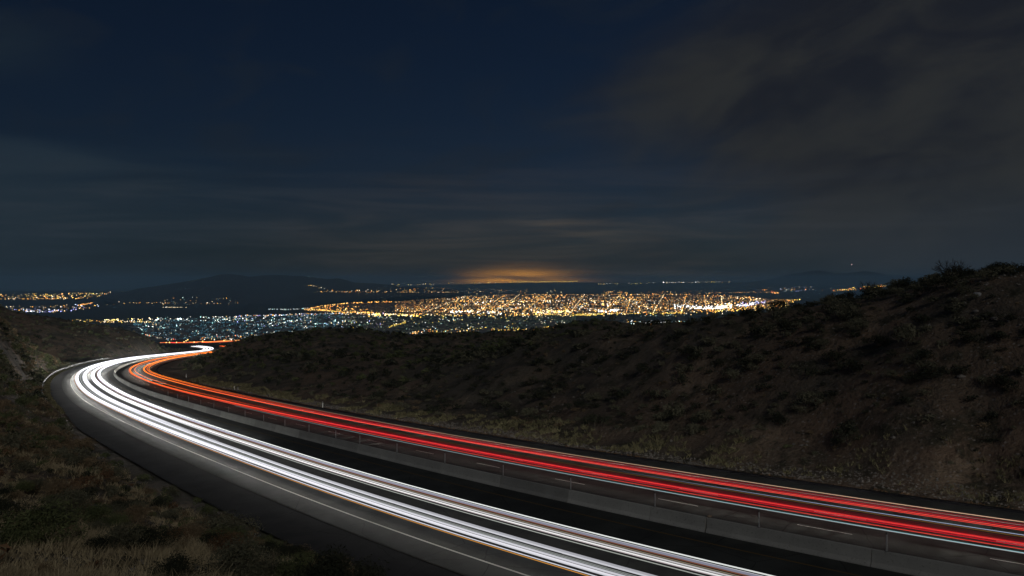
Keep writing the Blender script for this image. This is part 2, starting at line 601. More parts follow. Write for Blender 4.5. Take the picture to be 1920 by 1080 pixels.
M_hill = material("dry hill soil", m_hill)
M_road = material("asphalt", m_asph((0.034, 0.036, 0.032), .32), .82, .3)
M_shld = material("shoulder asphalt", m_asph((0.017, 0.0165, 0.019), .4), .9, .15)
M_dark = material("dark seam", m_flat((0.012, 0.012, 0.012)))
M_white = material("white road paint", m_flat((0.55, 0.55, 0.50), .2, 9))
M_yell = material("worn yellow road paint", m_flat((0.13, 0.085, 0.03), .35, 9))
M_conc = material("barrier concrete", m_conc)
M_steel = material("galvanised steel", m_flat((0.085, 0.088, 0.09), .5, 2.5), .6, .3)
M_steel.node_tree.nodes['Principled BSDF'].inputs['Metallic'].default_value = .6
M_post = material("weathered post", m_flat((0.21, 0.215, 0.22), .2, 8), .7, .3)
M_wood = material("weathered timber", m_flat((0.13, 0.10, 0.075), .3, 8))
M_pw = material("white plastic post", m_flat((0.75, 0.75, 0.72), .08, 8), .5, .4)
M_cap = material("black cap", m_flat((0.02, 0.02, 0.02)), .5, .4)
M_sage = material("sage leaves", m_leaf((0.085, 0.085, 0.055), (0.145, 0.140, 0.092)))
M_green = material("green shrub leaves", m_leaf((0.065, 0.080, 0.034), (0.125, 0.140, 0.062)))
M_darkb = material("dark shrub leaves", m_leaf((0.022, 0.026, 0.016), (0.045, 0.048, 0.030)))
M_dry = material("dry bitterbrush", m_leaf((0.13, 0.095, 0.055), (0.22, 0.165, 0.10)))
M_rust = material("rust coloured dry shrub", m_leaf((0.11, 0.065, 0.035), (0.17, 0.10, 0.055)))
M_grass = material("dry grass", m_leaf((0.25, 0.205, 0.125), (0.42, 0.35, 0.22)))
M_weed = material("yellow green weeds", m_leaf((0.13, 0.12, 0.065), (0.22, 0.20, 0.11)))
M_twig = material("grey twigs", m_flat((0.11, 0.095, 0.08), .3, 6))
M_bark = material("dark bark", m_flat((0.035, 0.03, 0.025), .3, 6))
M_rock = material("pale rock", m_flat((0.19, 0.175, 0.155), .45, 2.0))
M_rockw = material("white rock", m_flat((0.30, 0.30, 0.30), .25, 2.0))
M_vall = material("valley ground", m_flat((0.050, 0.052, 0.045), .5, .002))
M_mount = material("far mountain rock", m_flat((0.070, 0.065, 0.060), .35, .0015))
M_bld = material("far building walls", m_flat((0.16, 0.15, 0.14), .4, .01))


def m_emit(name, sampling='AUTO', strength=1.0):
    m = bpy.data.materials.new(name)
    m.use_nodes = True
    nt = m.node_tree
    nt.nodes.clear()
    g = NT(nt)
    at = g.n('ShaderNodeAttribute', attribute_name="tint")
    e = g.n('ShaderNodeEmission')
    e.inputs[1].default_value = strength
    nt.links.new(at.outputs['Color'], e.inputs[0])
    out = g.n('ShaderNodeOutputMaterial')
    nt.links.new(e.outputs[0], out.inputs[0])
    m.cycles.emission_sampling = sampling
    return m


M_trail = m_emit("vehicle light")
M_city = m_emit("town lamp glow", 'NONE')

# ------------------------------------------------------------------ ground sheets
R_, Cn = WX.shape
idx = np.arange(R_ * Cn).reshape(R_, Cn)
quads = np.stack([idx[:-1, :-1].ravel(), idx[:-1, 1:].ravel(), idx[1:, 1:].ravel(), idx[1:, :-1].ravel()], 1)
me = mesh_np("hill_terrain", np.stack([WX.ravel(), GY.ravel(), WZ.ravel()], 1), quads, M_hill, smooth=True)
tag(obj("hillside", me), kind='structure')

# valley floor reaching the far hills
VZ = -350.0


def ridge_sky(px):
    return np.interp(px, [-3000, 300, 700, 760, 800, 900, 1000, 1100, 1200, 1300, 1350, 1420, 1480, 1560, 1650, 1900, 4500],
                     [548, 548, 545, 537, 535, 531, 529.5, 529.3, 530, 528.5, 528, 529, 534, 536, 534, 534, 532])


vy = np.concatenate([np.linspace(4300, 26000, 40), np.linspace(26800, 34000, 14), [36000, 44000]])
vx = np.concatenate([np.arange(-3000, 0, 200), np.arange(0, 2000, 20), np.arange(2000, 4600, 200)])
VX, VY = np.meshgrid(vx, vy)
t_ = np.clip((VY - 26000) / 8000, 0, 1)
zr_ = (HOR - ridge_sky(VX)) / F * 34000
VZZ = VZ + (zr_ - VZ) * t_ ** 0.9
VZZ = np.where(VY > 35000, VZZ - 60, VZZ)
wx = (VX - 960) / F * VY
VZZ = VZZ + np.where(VY > 26500, fbm(wx, VY, 2500, 3, 8) * 9, 0)
idx = np.arange(VX.size).reshape(VX.shape)
quads = np.stack([idx[:-1, :-1].ravel(), idx[:-1, 1:].ravel(), idx[1:, 1:].ravel(), idx[1:, :-1].ravel()], 1)
me = mesh_np("valley", np.stack([wx.ravel(), VY.ravel(), VZZ.ravel()], 1), quads, M_vall, smooth=True)
tag(obj("valley_ground", me), kind='structure')


def mountain(name, prof, basepy, Yb, Yr, seed, rough):
    px0, px1 = prof[0][0], prof[-1][0]
    cols = np.arange(px0, px1 + 1, 4.0)
    rows = np.linspace(0, 1, 26)
    ry = np.interp(cols, [q[0] for q in prof], [q[1] for q in prof]) + fbm(cols, cols * 0, 34, 4, seed) * 1.2
    by = np.interp(cols, [q[0] for q in basepy], [q[1] for q in basepy])
    V = []
    for i, t in enumerate(rows):
        Yd = Yb + (Yr - Yb) * t
        pyy = by + (ry - by) * t ** .85
        z = (HOR - pyy) / F * Yd
        x = (cols - 960) / F * Yd
        z = z + fbm(x, np.full_like(x, Yd), 1800, 4, seed) * rough * np.sin(np.pi * min(t, .97))
        V.append(np.stack([x, np.full_like(x, Yd), z], 1))
    Yd = Yr * 1.25
    V.append(np.stack([(cols - 960) / F * Yd, np.full_like(cols, Yd), np.full_like(cols, VZ - 20)], 1))
    nr, nc = len(V), len(cols)
    ii = np.arange(nr * nc).reshape(nr, nc)
    q = np.stack([ii[:-1, :-1].ravel(), ii[:-1, 1:].ravel(), ii[1:, 1:].ravel(), ii[1:, :-1].ravel()], 1)
    return tag(obj(name, mesh_np(name, np.concatenate(V), q, M_mount, smooth=True)), kind='structure')


MPROF = [(190, 552), (225, 547), (255, 541), (300, 536), (340, 530), (375, 522), (405, 517), (435, 514), (455, 516), (470, 518), (500, 515),
         (530, 515), (560, 516), (590, 521), (615, 522), (632, 521), (650, 525), (665, 530), (700, 531), (730, 533), (760, 537), (830, 541), (870, 548)]
MBASE = [(190, 560), (230, 573), (330, 576), (480, 578), (560, 575), (600, 566), (760, 556), (870, 553)]
MYB, MYR = 11500.0, 17000.0
mountain("mountain", MPROF, MBASE, MYB, MYR, 5, 30)
mountain("far_mountain", [(1400, 531), (1440, 524), (1490, 512), (1530, 507), (1570, 511), (1620, 509), (1680, 516), (1760, 522), (1900, 520), (2100, 516), (2400, 530)],
         [(1400, 534), (2400, 534)], 36000, 41000, 12, 30)

# ------------------------------------------------------------------ road sheets, lines


def ribbon(name, s0, s1, o0, o1, ht, mat, step=3.0, no=1):
    s = np.arange(s0, s1 + .01, step)
    cols = []
    for k in range(no + 1):
        t = k / no
        a = o0(s) if callable(o0) else o0
        b_ = o1(s) if callable(o1) else o1
        cols.append(rp(s, a + (b_ - a) * t, ht))
    V = np.stack(cols, 1).reshape(-1, 3)
    n_ = len(s)
    ii = np.arange(n_ * (no + 1)).reshape(n_, no + 1)
    q = np.stack([ii[:-1, :-1].ravel(), ii[:-1, 1:].ravel(), ii[1:, 1:].ravel(), ii[1:, :-1].ravel()], 1)
    return mesh_np(name, V, q, mat, smooth=True)


S0, SE = -84, 980
tag(obj("road", ribbon("road", S0, SE, -15.8, 14.7, 0.0, M_road, 2.0, 6)), kind='structure')
tag(obj("road_shoulder", ribbon("road_shoulder", S0, SE, left_edge, -16.05, 0.0, M_shld, 2.0, 2)), kind='structure')
tag(obj("shoulder_seam", ribbon("seam", S0, SE, -16.05, -15.8, -.03, M_dark, 3.0)), kind='structure')


def solid_line(name, o, wd, mat, s0=S0, s1=SE):
    return tag(obj(name, ribbon(name, s0, s1, o - wd / 2, o + wd / 2, .006, mat, 2.0)), kind='structure')


solid_line("edge_line_white", -13.4, .16, M_white)
solid_line("edge_line_yellow", -2.0, .14, M_yell)
solid_line("edge_line_white", 12.1, .13, M_white)


def dashes(name, o, s0, s1, ln, per, wd=.13):
    V, Q = [], []
    s = s0
    k = 0
    while s < s1:
        a = np.linspace(s, s + ln, 3)
        p = np.stack([rp(a, o - wd / 2, .006), rp(a, o + wd / 2, .006)], 1).reshape(-1, 3)
        V.append(p)
        for i in range(2):
            Q.append([k + 2 * i, k + 2 * i + 1, k + 2 * i + 3, k + 2 * i + 2])
        k += 6
        s += per
    return tag(obj(name, mesh_np(name, np.concatenate(V), np.array(Q), M_white)), kind='structure')


dashes("lane_dashes", -5.1, -76, 600, 3.8, 12.2, .12)
dashes("lane_dashes", -9.25, -72, 600, 3.8, 12.2, .12)
dashes("lane_dashes", 4.7, -69.4, 600, 3.9, 12.2, .075)
dashes("lane_dashes", 8.1, -69, 600, 3.9, 12.2, .12)


def extrude(name, s, prof, mat, cap=True):
    """sweep a closed cross section (list of (offset, height)) along the road at arc lengths s"""
    k = len(prof)
    V = np.stack([rp(s, o, h) for o, h in prof], 1).reshape(-1, 3)
    Q = []
    for i in range(len(s) - 1):
        for j in range(k):
            j2 = (j + 1) % k
            Q.append([i * k + j, i * k + j2, (i + 1) * k + j2, (i + 1) * k + j])
    fs = [np.array(Q)]
    if cap:
        fs.append(np.array([list(range(k))[::-1], [(len(s) - 1) * k + j for j in range(k)]]))
    return mesh_np(name, V, fs, mat)


# low asphalt kerb along the far edge of the red carriageway
tag(obj("road_kerb", extrude("road_kerb", np.arange(S0, 660, 3.0), [(14.72, -.15), (14.72, .13), (14.86, .15), (15.05, .12), (15.15, -.15)], M_shld)), kind='structure')

# ------------------------------------------------------------------ concrete median barrier
barrier = obj("median_barrier", None)
barrier.location = tuple(rp(60, 0))
tag(barrier, "long grey concrete median barrier between the white and the red carriageway", "barrier")
bl = barrier.location
PROF = [(-.31, -.05), (-.31, .07), (-.20, .30), (-.11, .96), (-.09, .985), (.09, .985), (.11, .96), (.20, .30), (.31, .07), (.31, -.05)]
joint = [68.1, 58.6, 49.8, 41.3, 36.4, 25.1]
sj = list(np.arange(14.5, -84, -8.9))[::-1] + joint[::-1] + list(np.arange(77.2, 700, 8.9))
for a, b_ in zip(sj[:-1], sj[1:]):
    g_ = .10 if abs(a - 36.4) < .1 else .02
    me = extrude("barrier_section", np.linspace(a + g_, b_ - .02, 4), PROF, M_conc)
    o = obj("barrier_section", me, barrier)
    o.location = (-bl[0], -bl[1], -bl[2])
# small lumps of debris on the open joint
def blob(seed, sub=1, rough=.25):
    import bmesh
    bm = bmesh.new()
    bmesh.ops.create_icosphere(bm, subdivisions=sub, radius=1.0)
    r = random.Random(seed)
    for v in bm.verts:
        v.co *= 1 + r.uniform(-rough, rough)
    V = np.array([v.co[:] for v in bm.verts])
    T = np.array([[q.index for q in f.verts] for f in bm.faces])
    bm.free()
    return V, T


bv, bt = blob(3, 1, .3)
me = mesh_np("debris", bv * .12, bt, M_wood)
tag(obj("debris", me, None, tuple(rp(36.3, 0, 1.09)), None, (1.6, 1, .9)), "small dark lump of debris on the open joint of the median barrier", "debris")


def box(x0, x1, y0, y1, z0, z1):
    V = np.array([[x, y, z] for x in (x0, x1) for y in (y0, y1) for z in (z0, z1)], float)
    Q = np.array([[0, 1, 3, 2], [4, 6, 7, 5], [0, 4, 5, 1], [2, 3, 7, 6], [0, 2, 6, 4], [1, 5, 7, 3]])
    return V, Q


def joinm(parts):
    V, Q, o = [], [], 0
    for v, q in parts:
        V.append(v)
        Q.append(q + o)
        o += len(v)
    return np.concatenate(V), np.concatenate(Q)


def cyl(r, z0, z1, k=8, r2=None):
    a = np.arange(k) * 2 * np.pi / k
    r2 = r if r2 is None else r2
    V = np.concatenate([np.stack([np.cos(a) * r, np.sin(a) * r, a * 0 + z0], 1), np.stack([np.cos(a) * r2, np.sin(a) * r2, a * 0 + z1], 1)])
    Q = np.array([[j, (j + 1) % k, k + (j + 1) % k, k + j] for j in range(k)])
    return V, [Q, np.array([list(range(k))[::-1], [k + j for j in range(k)]])]


# slim posts standing on the barrier
v, q = cyl(.045, 0, 1.02)
me_post = mesh_np("marker_post", v, q, M_post)
v, q = cyl(.062, 1.02, 1.16)
me_cap = mesh_np("post_cap", v, q, M_cap)
v, q = box(-.09, .09, -.09, .09, 0, .03)
me_base = mesh_np("post_base", v, q, M_steel)
PS = [100.9, 92.5, 85.9, 77.1, 67.7, 58.4, 49.7, 41.0, 32.5, 24.3, 15.6, 7.0, 109.6, 118.3, 127, 135.7, 144.4, 153, 162, 171, 180]
for i, s in enumerate(PS):
    e = obj("marker_post", None, None, tuple(rp(s, 0.03, .985)))
    near = s < 95
    vis_ = sorted(q_ for q_ in PS if q_ > 20)
    num = ["rightmost", "second", "third", "fourth", "fifth", "sixth", "seventh", "eighth", "ninth", "tenth", "eleventh", "twelfth", "thirteenth", "fourteenth", "fifteenth", "sixteenth", "seventeenth", "eighteenth", "nineteenth", "twentieth"]
    if s > 20:
        n_ = vis_.index(s)
        lab = "slim grey post on the concrete median barrier, " + (num[n_] + (" in view" if n_ == 0 else " from the right"))
    else:
        lab = "slim grey post on the median barrier beyond the right edge of view"
    tag(e, lab, "post", "slim posts on the median barrier")
    obj("post_shaft", me_post, e)
    obj("post_cap", me_cap, e)
    obj("post_base", me_base, e)

# white shoulder marker posts
v, q = box(-.06, .06, -.02, .02, 0, 1.05)
me_w = mesh_np("delineator", v, q, M_pw)
v, q = box(-.045, .045, -.028, -.021, .85, 1.0)
me_r = mesh_np("reflector", v, q, M_steel)
for s, o_, lab, sc in ((132.5, 15.4, "white roadside marker post in the middle of the far verge", 1.15), (189.4, 16.4, "grey white marker post at the verge where the bend begins", .9),
                       (187.0, 16.6, "second slim marker post right beside the bend verge post", .8), (259.4, 17.6, "pale marker post at the inside of the bend below the dirt bank", 1.3)):
    p = rp(s, o_)
    e = obj("delineator_post", None, None, (p[0], p[1], tz(p[0], p[1]) - .05), (0, 0, .9), sc)
    tag(e, lab, "marker post", "white marker posts on the verge")
    obj("post_blade", me_w, e)
    obj("reflector", me_r, e)

# ------------------------------------------------------------------ guardrail round the outside of the bend
gr = obj("guardrail", None, None, tuple(rp(300, -20.7)))
tag(gr, "steel guardrail on posts round the outside of the left bend", "guardrail")
gl = gr.location
WB = [(0, .46), (.04, .50), (.04, .56), (-.03, .61), (.04, .66), (.04, .74), (0, .78), (-.02, .74), (-.02, .67), (-.07, .61), (-.02, .55), (-.02, .50)]


def goff(s):
    return np.interp(s, [170, 240, 320, 380, 480], [-20.9, -20.75, -20.3, -19.7, -19.7])


v, q = box(-.08, .08, -.08, .08, -.4, .95)
me_gp = mesh_np("post", v, q, M_wood)
v, q = box(-.1, .1, -.1, .1, -.4, 1.0)
me_gs = mesh_np("post", v, q, M_steel)
s = 172.0
k = 0
while s < 476:
    p = rp(s, goff(s) - .15)
    zt = tz(p[0], p[1])
    hdg = float(np.interp(s, SS, hh))
    obj("post", me_gs if s > 215 else me_gp, gr, (p[0] - gl[0], p[1] - gl[1], zt - gl[2] + .02), (0, 0, -hdg))
    if k % 2 == 0:
        ss_ = np.linspace(s, s + 3.78, 3)
        V = []
        for a in ss_:
            base = rp(a, goff(a))
            zg = tz(base[0], base[1])
            h = float(np.interp(a, SS, hh))
            for (oo_, hz_) in WB:
                V.append([base[0] + math.cos(h) * oo_, base[1] - math.sin(h) * oo_, zg + hz_ + .12])
        kq = len(WB)
        Q = [[i * kq + j, i * kq + (j + 1) % kq, (i + 1) * kq + (j + 1) % kq, (i + 1) * kq + j] for i in range(2) for j in range(kq)]
        me = mesh_np("rail", np.array(V) - np.array(gl), np.array(Q), M_steel)
        obj("rail", me, gr)
    s += 1.9
    k += 1

# ------------------------------------------------------------------ vehicle light trails: slim glowing tubes at lamp height


def tube(name, s, o, hgt, rad, tint, k=5):
    """o, hgt, rad arrays along s; tint (n,3)"""
    c = rp(s, o, hgt)
    h = np.interp(s, SS, hh)
    side = np.stack([np.cos(h), -np.sin(h), h * 0], 1)
    V = []
    for j in range(k):
        a = 2 * math.pi * j / k + .5
        V.append(c + side * (math.cos(a) * rad)[:, None] + np.array([0, 0, 1.0]) * (math.sin(a) * rad)[:, None])
    V = np.stack(V, 1).reshape(-1, 3)
    n_ = len(s)
    ii = np.arange(n_ * k).reshape(n_, k)
    nx = np.roll(ii, -1, 1)
    q = np.stack([ii[:-1].ravel(), nx[:-1].ravel(), nx[1:].ravel(), ii[1:].ravel()], 1)
    caps = np.array([list(ii[0])[::-1], list(ii[-1])])
    T = np.repeat(np.c_[tint, np.ones(n_)][:, None], k, 1).reshape(-1, 4)
    return mesh_np(name, V, [q, caps], M_trail, color=T)


sv = np.concatenate([np.arange(-80, 160, 4.0), np.arange(160, 620, 5.0), np.arange(620, 760, 3.0)])


def wander(r, amp, wl):
    a = r.uniform(0, 6.28)
    b_ = r.uniform(0, 6.28)
    return amp * (np.sin(sv / wl + a) + .5 * np.sin(sv / (wl * .43) + b_)) / 1.5


def trail(name, o, hgt, rad, col, prof, label, group, cat, seed, amp=.1, s0=-80, s1=736, red_far=False, taper=False):
    r = random.Random(seed)
    m_ = (sv >= s0) & (sv <= s1)
    st = np.interp(sv, prof[0], prof[1])
    rd = rad * np.interp(sv, [-80, 60, 160, 320, 700], [.8, 1.1, 1.9, 3.0, 5.0] if red_far else [1, 1, 1.25, 1.8, 2.6])
    ofar = np.interp(o, [-12.6, -11.15, -11.05, -10.0, -8.6, -7.35, -7.3, -6.2, 4.4, 6.1, 6.2, 7.4, 8.1, 8.85, 8.95, 9.8],
                     [-12.5, -11.2, -10.4, -9.1, -7.6, -6.3, -5.9, -4.5, 4.6, 5.5, 6.8, 7.6, 9.6, 10.4, 11.4, 12.2])
    oo_ = o + (ofar - o) * np.interp(sv, [80, 220], [0, 1]) + wander(r, amp, 60)
    if taper:                       # radius grows from the start so the streak begins without a blunt end
        rd = rd * np.clip((sv - s0 + 3) / 60, .04, 1)
    tint = np.array(col)[None] * st[:, None]
    if red_far:                     # overexposed look put into the tint: red shifts to orange towards the bend
        core = np.array([1.0, .26 if seed % 2 else .12, .025]) * 1.15
        k_ = np.interp(sv, [110, 250], [0, 1])[:, None]
        tint = tint * (1 - k_) + core[None] * st[:, None] * (1.0 if seed % 2 else .55) * k_
    me = tube(name, sv[m_], oo_[m_], np.full(m_.sum(), hgt), rd[m_], tint[m_])
    return tag(obj(name, me), label, cat, group)


WP = ([-80, 20, 60, 100, 160, 230, 380, 760], [.45, .55, .72, .95, 1.3, 1.6, 1.9, 1.9])
WPd = ([-80, 20, 60, 100, 160, 300, 450, 760], [.16, .20, .30, .7, 2.0, 5.0, 6.0, 6.0])
WC = (1.0, 1.0, 1.08)
r = random.Random(5)
# offsets read off the photograph: (offset, radius, brightness, colour)
ORD = ["first", "second", "third", "fourth", "fifth", "sixth", "seventh", "eighth", "ninth", "tenth", "eleventh"]
white = [(-10.12, .03, .5, WC), (-10.34, .075, .62, WC), (-10.55, .05, .95, WC), (-10.92, .03, .35, (.95, 1, .95)), (-11.08, .028, .5, (.95, 1, .98)),
         (-11.30, .07, .95, WC), (-11.50, .075, 1.3, (1, .97, 1.05)), (-11.70, .06, 1.2, WC), (-11.93, .035, .9, WC), (-12.23, .034, 1.0, WC),
         (-6.38, .045, 1.3, (.97, 1.0, .97)), (-6.58, .05, .8, (.98, 1, 1.05)), (-6.82, .085, .42, (.85, .85, 1.1)), (-7.04, .05, .34, (.9, .88, 1.05)),
         (-7.44, .035, .32, (1, .85, .6)), (-7.72, .05, .9, (1, .97, .98)), (-7.90, .06, 1.4, (1, .99, .99)), (-8.06, .03, .7, (1, .85, .88)), (-8.50, .032, .55, (.95, 1, .92))]
for i, (o_, rd, br, cc) in enumerate(white):
    side_ = "outer lane, beside the white edge line" if o_ < -9 else "inner lane, beside the dark empty lane"
    rank_ = ORD[i if i < 10 else 18 - i]
    trail("headlight_trail", o_, .66 + .1 * (r.random() - .5), rd, tuple(br * c_ for c_ in cc), WP, rank_ + (" white headlight streak from the dark gap, in the outer lane" if o_ < -9 else " white headlight streak counted from the gap, in the inner lane"),
          "white headlight streaks in the outer lane" if o_ < -9 else "white headlight streaks in the inner lane", "light trail", i, .05)
# further headlight passes that fill the bands solid where the road turns to face the camera
for i in range(30):
    pair = r.choice([-11.75, -10.3, -8.0, -6.6])
    o_ = pair + r.uniform(-.5, .5)
    trail("headlight_trail", o_, r.uniform(.62, .8), r.uniform(.03, .05), WC, ([-80, 95, 125, 170, 230, 380, 760], [.4, .5, .8, 1.2, 1.6, 1.9, 1.9]),
          "faint white headlight streak in the " + ("outer" if o_ < -9 else "inner") + " lane, " + ("left" if pair in (-11.75, -8.0) else "right") + " band, seen from the bend onwards",
          "faint white headlight streaks in the " + ("outer lane" if o_ < -9 else "inner lane"), "light trail", 50 + i, .08, r.choice([85, 95, 105, 115, 125]), taper=True)
trail("marker_light_trail", -12.42, .62, .028, (1.0, .44, .08), ([-80, 60, 140, 760], [.7, .6, .5, .5]), "amber streak, lowest and outermost of the white carriageway", None, "light trail", 90, .05)
trail("marker_light_trail", -7.24, .70, .04, (.24, .09, .05), ([-80, 60, 140, 760], [.6, .7, 1, 1]), "dull brown streak between the white streaks of the inner lane", None, "light trail", 91, .05)

RP = ([-80, 20, 60, 100, 160, 220, 300, 450, 760], [.85, .85, .9, 1.0, 1.2, 1.6, 2.0, 2.2, 2.2])
RC = (.80, .010, .030)
RO = (1.0, .085, .060)
red = [(4.92, .020, .85, RO), (5.08, .008, .40, RC), (5.52, .022, .9, RC), (5.68, .016, 1.0, RC), (5.84, .020, 1.0, RO), (6.06, .022, .75, RC), (6.30, .009, .45, RC), (6.46, .008, .40, RC), (6.62, .007, .34, RC),
       (8.48, .020, .95, RO), (8.62, .022, 1.1, RO), (8.78, .026, 1.0, RC), (8.93, .018, .7, RC), (9.14, .010, .55, RC), (9.36, .008, .5, RC), (9.76, .012, .6, RC)]
for i, (o_, rd, br, cc) in enumerate(red):
    lane = "lane beside the median" if o_ < 8 else "lane beside the far verge"
    trail("taillight_trail", o_, .82 + .08 * (r.random() - .5), rd, tuple(br * c_ for c_ in cc), RP, ORD[i if i < 9 else i - 9] + " red taillight streak up from the lower edge, " + lane,
          "red taillight streaks in the " + lane, "light trail", 120 + i, .04, s1=718, red_far=True)
for i, (o_, h_, rd, cc, lab) in enumerate([
        (4.62, .70, .020, (.26, .50, .54), "thin blue-grey streak along the lower side of the red bands"),
        (4.74, .62, .020, (.36, .37, .38), "thin pale grey streak at the foot of the red bands"),
        (8.24, .60, .020, (.45, .52, .72), "thin pale blue streak under the upper red band"),
        (9.55, 1.0, .026, (.75, .48, .32), "pale cream streak inside the top edge of the upper red band"),
        (7.85, .60, .014, (.30, .15, .03), "thin dull amber streak between the two red bands")]):
    trail("marker_light_trail", o_, h_, rd, cc, ([-80, 0, 30, 52, 70, 120, 760], [1.4, 1.1, .7, .06, .05, .05, .05] if i == 2 else [1.4, 1.1, .75, .6, .5, .3, .3]), lab, None, "light trail", 200 + i, .04, -80, 52 if i == 2 else 150)

# added spots that stand in for headlight beams; each row faces its lane's way
def beams(o, hgt, s0, s1, sgn, power, toe, col_, cone=140, pitch=10):
    st = list(np.arange(s0, 88, 1.6)) + list(np.arange(88, 200, 4.0)) + list(np.arange(200, s1, 9.0))
    st = [q_ for q_ in st if q_ >= s0]
    for s_ in st:
        ld = bpy.data.lights.new("headlight_fill", 'SPOT')
        ld.energy = float(np.interp(s_, power[0], power[1])) * (.4 if s_ < 88 else 1.0 if s_ < 200 else 2.25)
        ld.color = col_
        ld.spot_size = math.radians(cone)
        ld.spot_blend = 1.0
        ld.shadow_soft_size = 0.0
        lo = bpy.data.objects.new("headlight_fill", ld)
        COL.objects.link(lo)
        lo.location = tuple(rp(s_, o, hgt))
        h_ = float(np.interp(s_, SS, hh)) + (math.pi if sgn < 0 else 0) + toe
        # a spot shines along its -Z: tip it to look along heading h_, a little down
        lo.rotation_euler = (math.radians(90 - pitch), 0, -h_)


HW = (1.0, .98, .92)
beams(-12.64, 1.1, -70, 640, -1, ([-80, 10, 40, 80, 140, 200, 320, 640], [18, 27, 66, 110, 150, 220, 400, 400]), .5, HW)
beams(4.36, 1.05, -70, 640, 1, ([-80, 0, 60, 120, 200, 320, 640], [150, 150, 115, 80, 60, 110, 190]), -.08, HW)
beams(7.65, 1.25, -70, 210, 1, ([-80, 100, 210], [120, 110, 60]), 0.0, HW)  # added row between the red bands, brightening the asphalt there
beams(10.1, 1.35, -70, 640, 1, ([-80, 40, 80, 120, 200, 320, 640], [190, 200, 220, 190, 90, 60, 160]), .75, HW, 96, 27)
beams(-3.9, 1.1, 110, 420, -1, ([110, 160, 300, 420], [25, 110, 180, 180]), -.35, HW)  # added row in the empty lane, brightening asphalt inside the bend
beams(7.8, 1.35, 235, 600, 1, ([235, 300, 600], [3500, 6500, 5500]), -.16, HW, 80)      # added high row that brightens the slope ahead of the bend
beams(-9.0, 1.35, 300, 620, -1, ([300, 600], [1200, 1200]), .25, HW, 90)

# ------------------------------------------------------------------ plants


def leaf_cloud(seed, nleaf, size, nclump=9, flat=.75, open_=.25):
    """random leaf faces grouped in clumps, unit radius, base at z=0"""
    r_ = np.random.default_rng(seed)
    cc = []
    for i in range(nclump):
        a = r_.uniform(0, 6.283)
        d = r_.uniform(0, .68)
        cc.append((math.cos(a) * d, math.sin(a) * d, r_.uniform(.18, .30) + (flat * .62) * (1 - d * d) * r_.uniform(.6, 1.05), r_.uniform(.24, .42)))
    cc = np.array(cc)
    j = r_.integers(0, nclump, nleaf)
    d = r_.normal(size=(nleaf, 3))
    d /= np.linalg.norm(d, axis=1, keepdims=True)
    rad = cc[j, 3] * r_.uniform(.55, 1.08, nleaf)
    c = cc[j, :3] + d * rad[:, None] * np.array([1, 1, .8])
    c[:, 2] = np.maximum(c[:, 2], .02)
    nrm = d + r_.normal(size=(nleaf, 3)) * .7
    nrm /= np.linalg.norm(nrm, axis=1, keepdims=True)
    t = np.cross(nrm, r_.normal(size=(nleaf, 3)))
    t /= np.linalg.norm(t, axis=1, keepdims=True)
    b_ = np.cross(nrm, t)
    s_ = size * r_.uniform(.6, 1.5, nleaf)[:, None]
    V = np.stack([c - t * s_, c + b_ * s_ * .55, c + t * s_ * 1.1], 1).reshape(-1, 3)
    T = np.arange(nleaf * 3).reshape(-1, 3)
    return V, T


def stems(seed, ns, rad=.02, hgt=.6, spread=.5):
    r_ = np.random.default_rng(seed)
    V, T = [], []
    for i in range(ns):
        a = r_.uniform(0, 6.283)
        tip = np.array([math.cos(a) * spread * r_.uniform(.4, 1), math.sin(a) * spread * r_.uniform(.4, 1), hgt * r_.uniform(.6, 1.2)])
        k0 = len(V)
        for m_ in range(3):
            b_ = 2.1 * m_
            V.append([math.cos(b_) * rad, math.sin(b_) * rad, -.1])
        V.append(list(tip))
        T += [[k0, k0 + 1, k0 + 3], [k0 + 1, k0 + 2, k0 + 3], [k0 + 2, k0, k0 + 3]]
    return np.array(V), np.array(T)


def shrub_mesh(name, seed, nleaf, size, mat, **kw):
    v1, t1 = leaf_cloud(seed, nleaf, size, **kw)
    v2, t2 = stems(seed + 1, 8)
    V = np.concatenate([v1, v2])
    T = np.concatenate([t1, t2 + len(v1)])
    return mesh_np(name, V, T, [mat, M_twig], np.r_[np.zeros(len(t1)), np.ones(len(t2))])


KINDS = {  # material, share of low rounded form
    'sage': M_sage, 'green': M_green, 'dark': M_darkb, 'dry': M_dry, 'rust': M_rust}
PROTO = {(k_, v_): shrub_mesh("shrub", 31 * v_ + i_ * 7, 620, .075, m_) for i_, (k_, m_) in enumerate(KINDS.items()) for v_ in range(3)}
BIG = {k_: shrub_mesh("shrub", 900 + i_, 3200, .036, m_, nclump=22) for i_, (k_, m_) in enumerate(KINDS.items())}
LOD = {v_: leaf_cloud(500 + v_, 110, .15, 7) for v_ in range(4)}
LOD2 = {v_: leaf_cloud(600 + v_, 44, .23, 6) for v_ in range(4)}

cand = []   # x, y, radius, height scale, kind, region


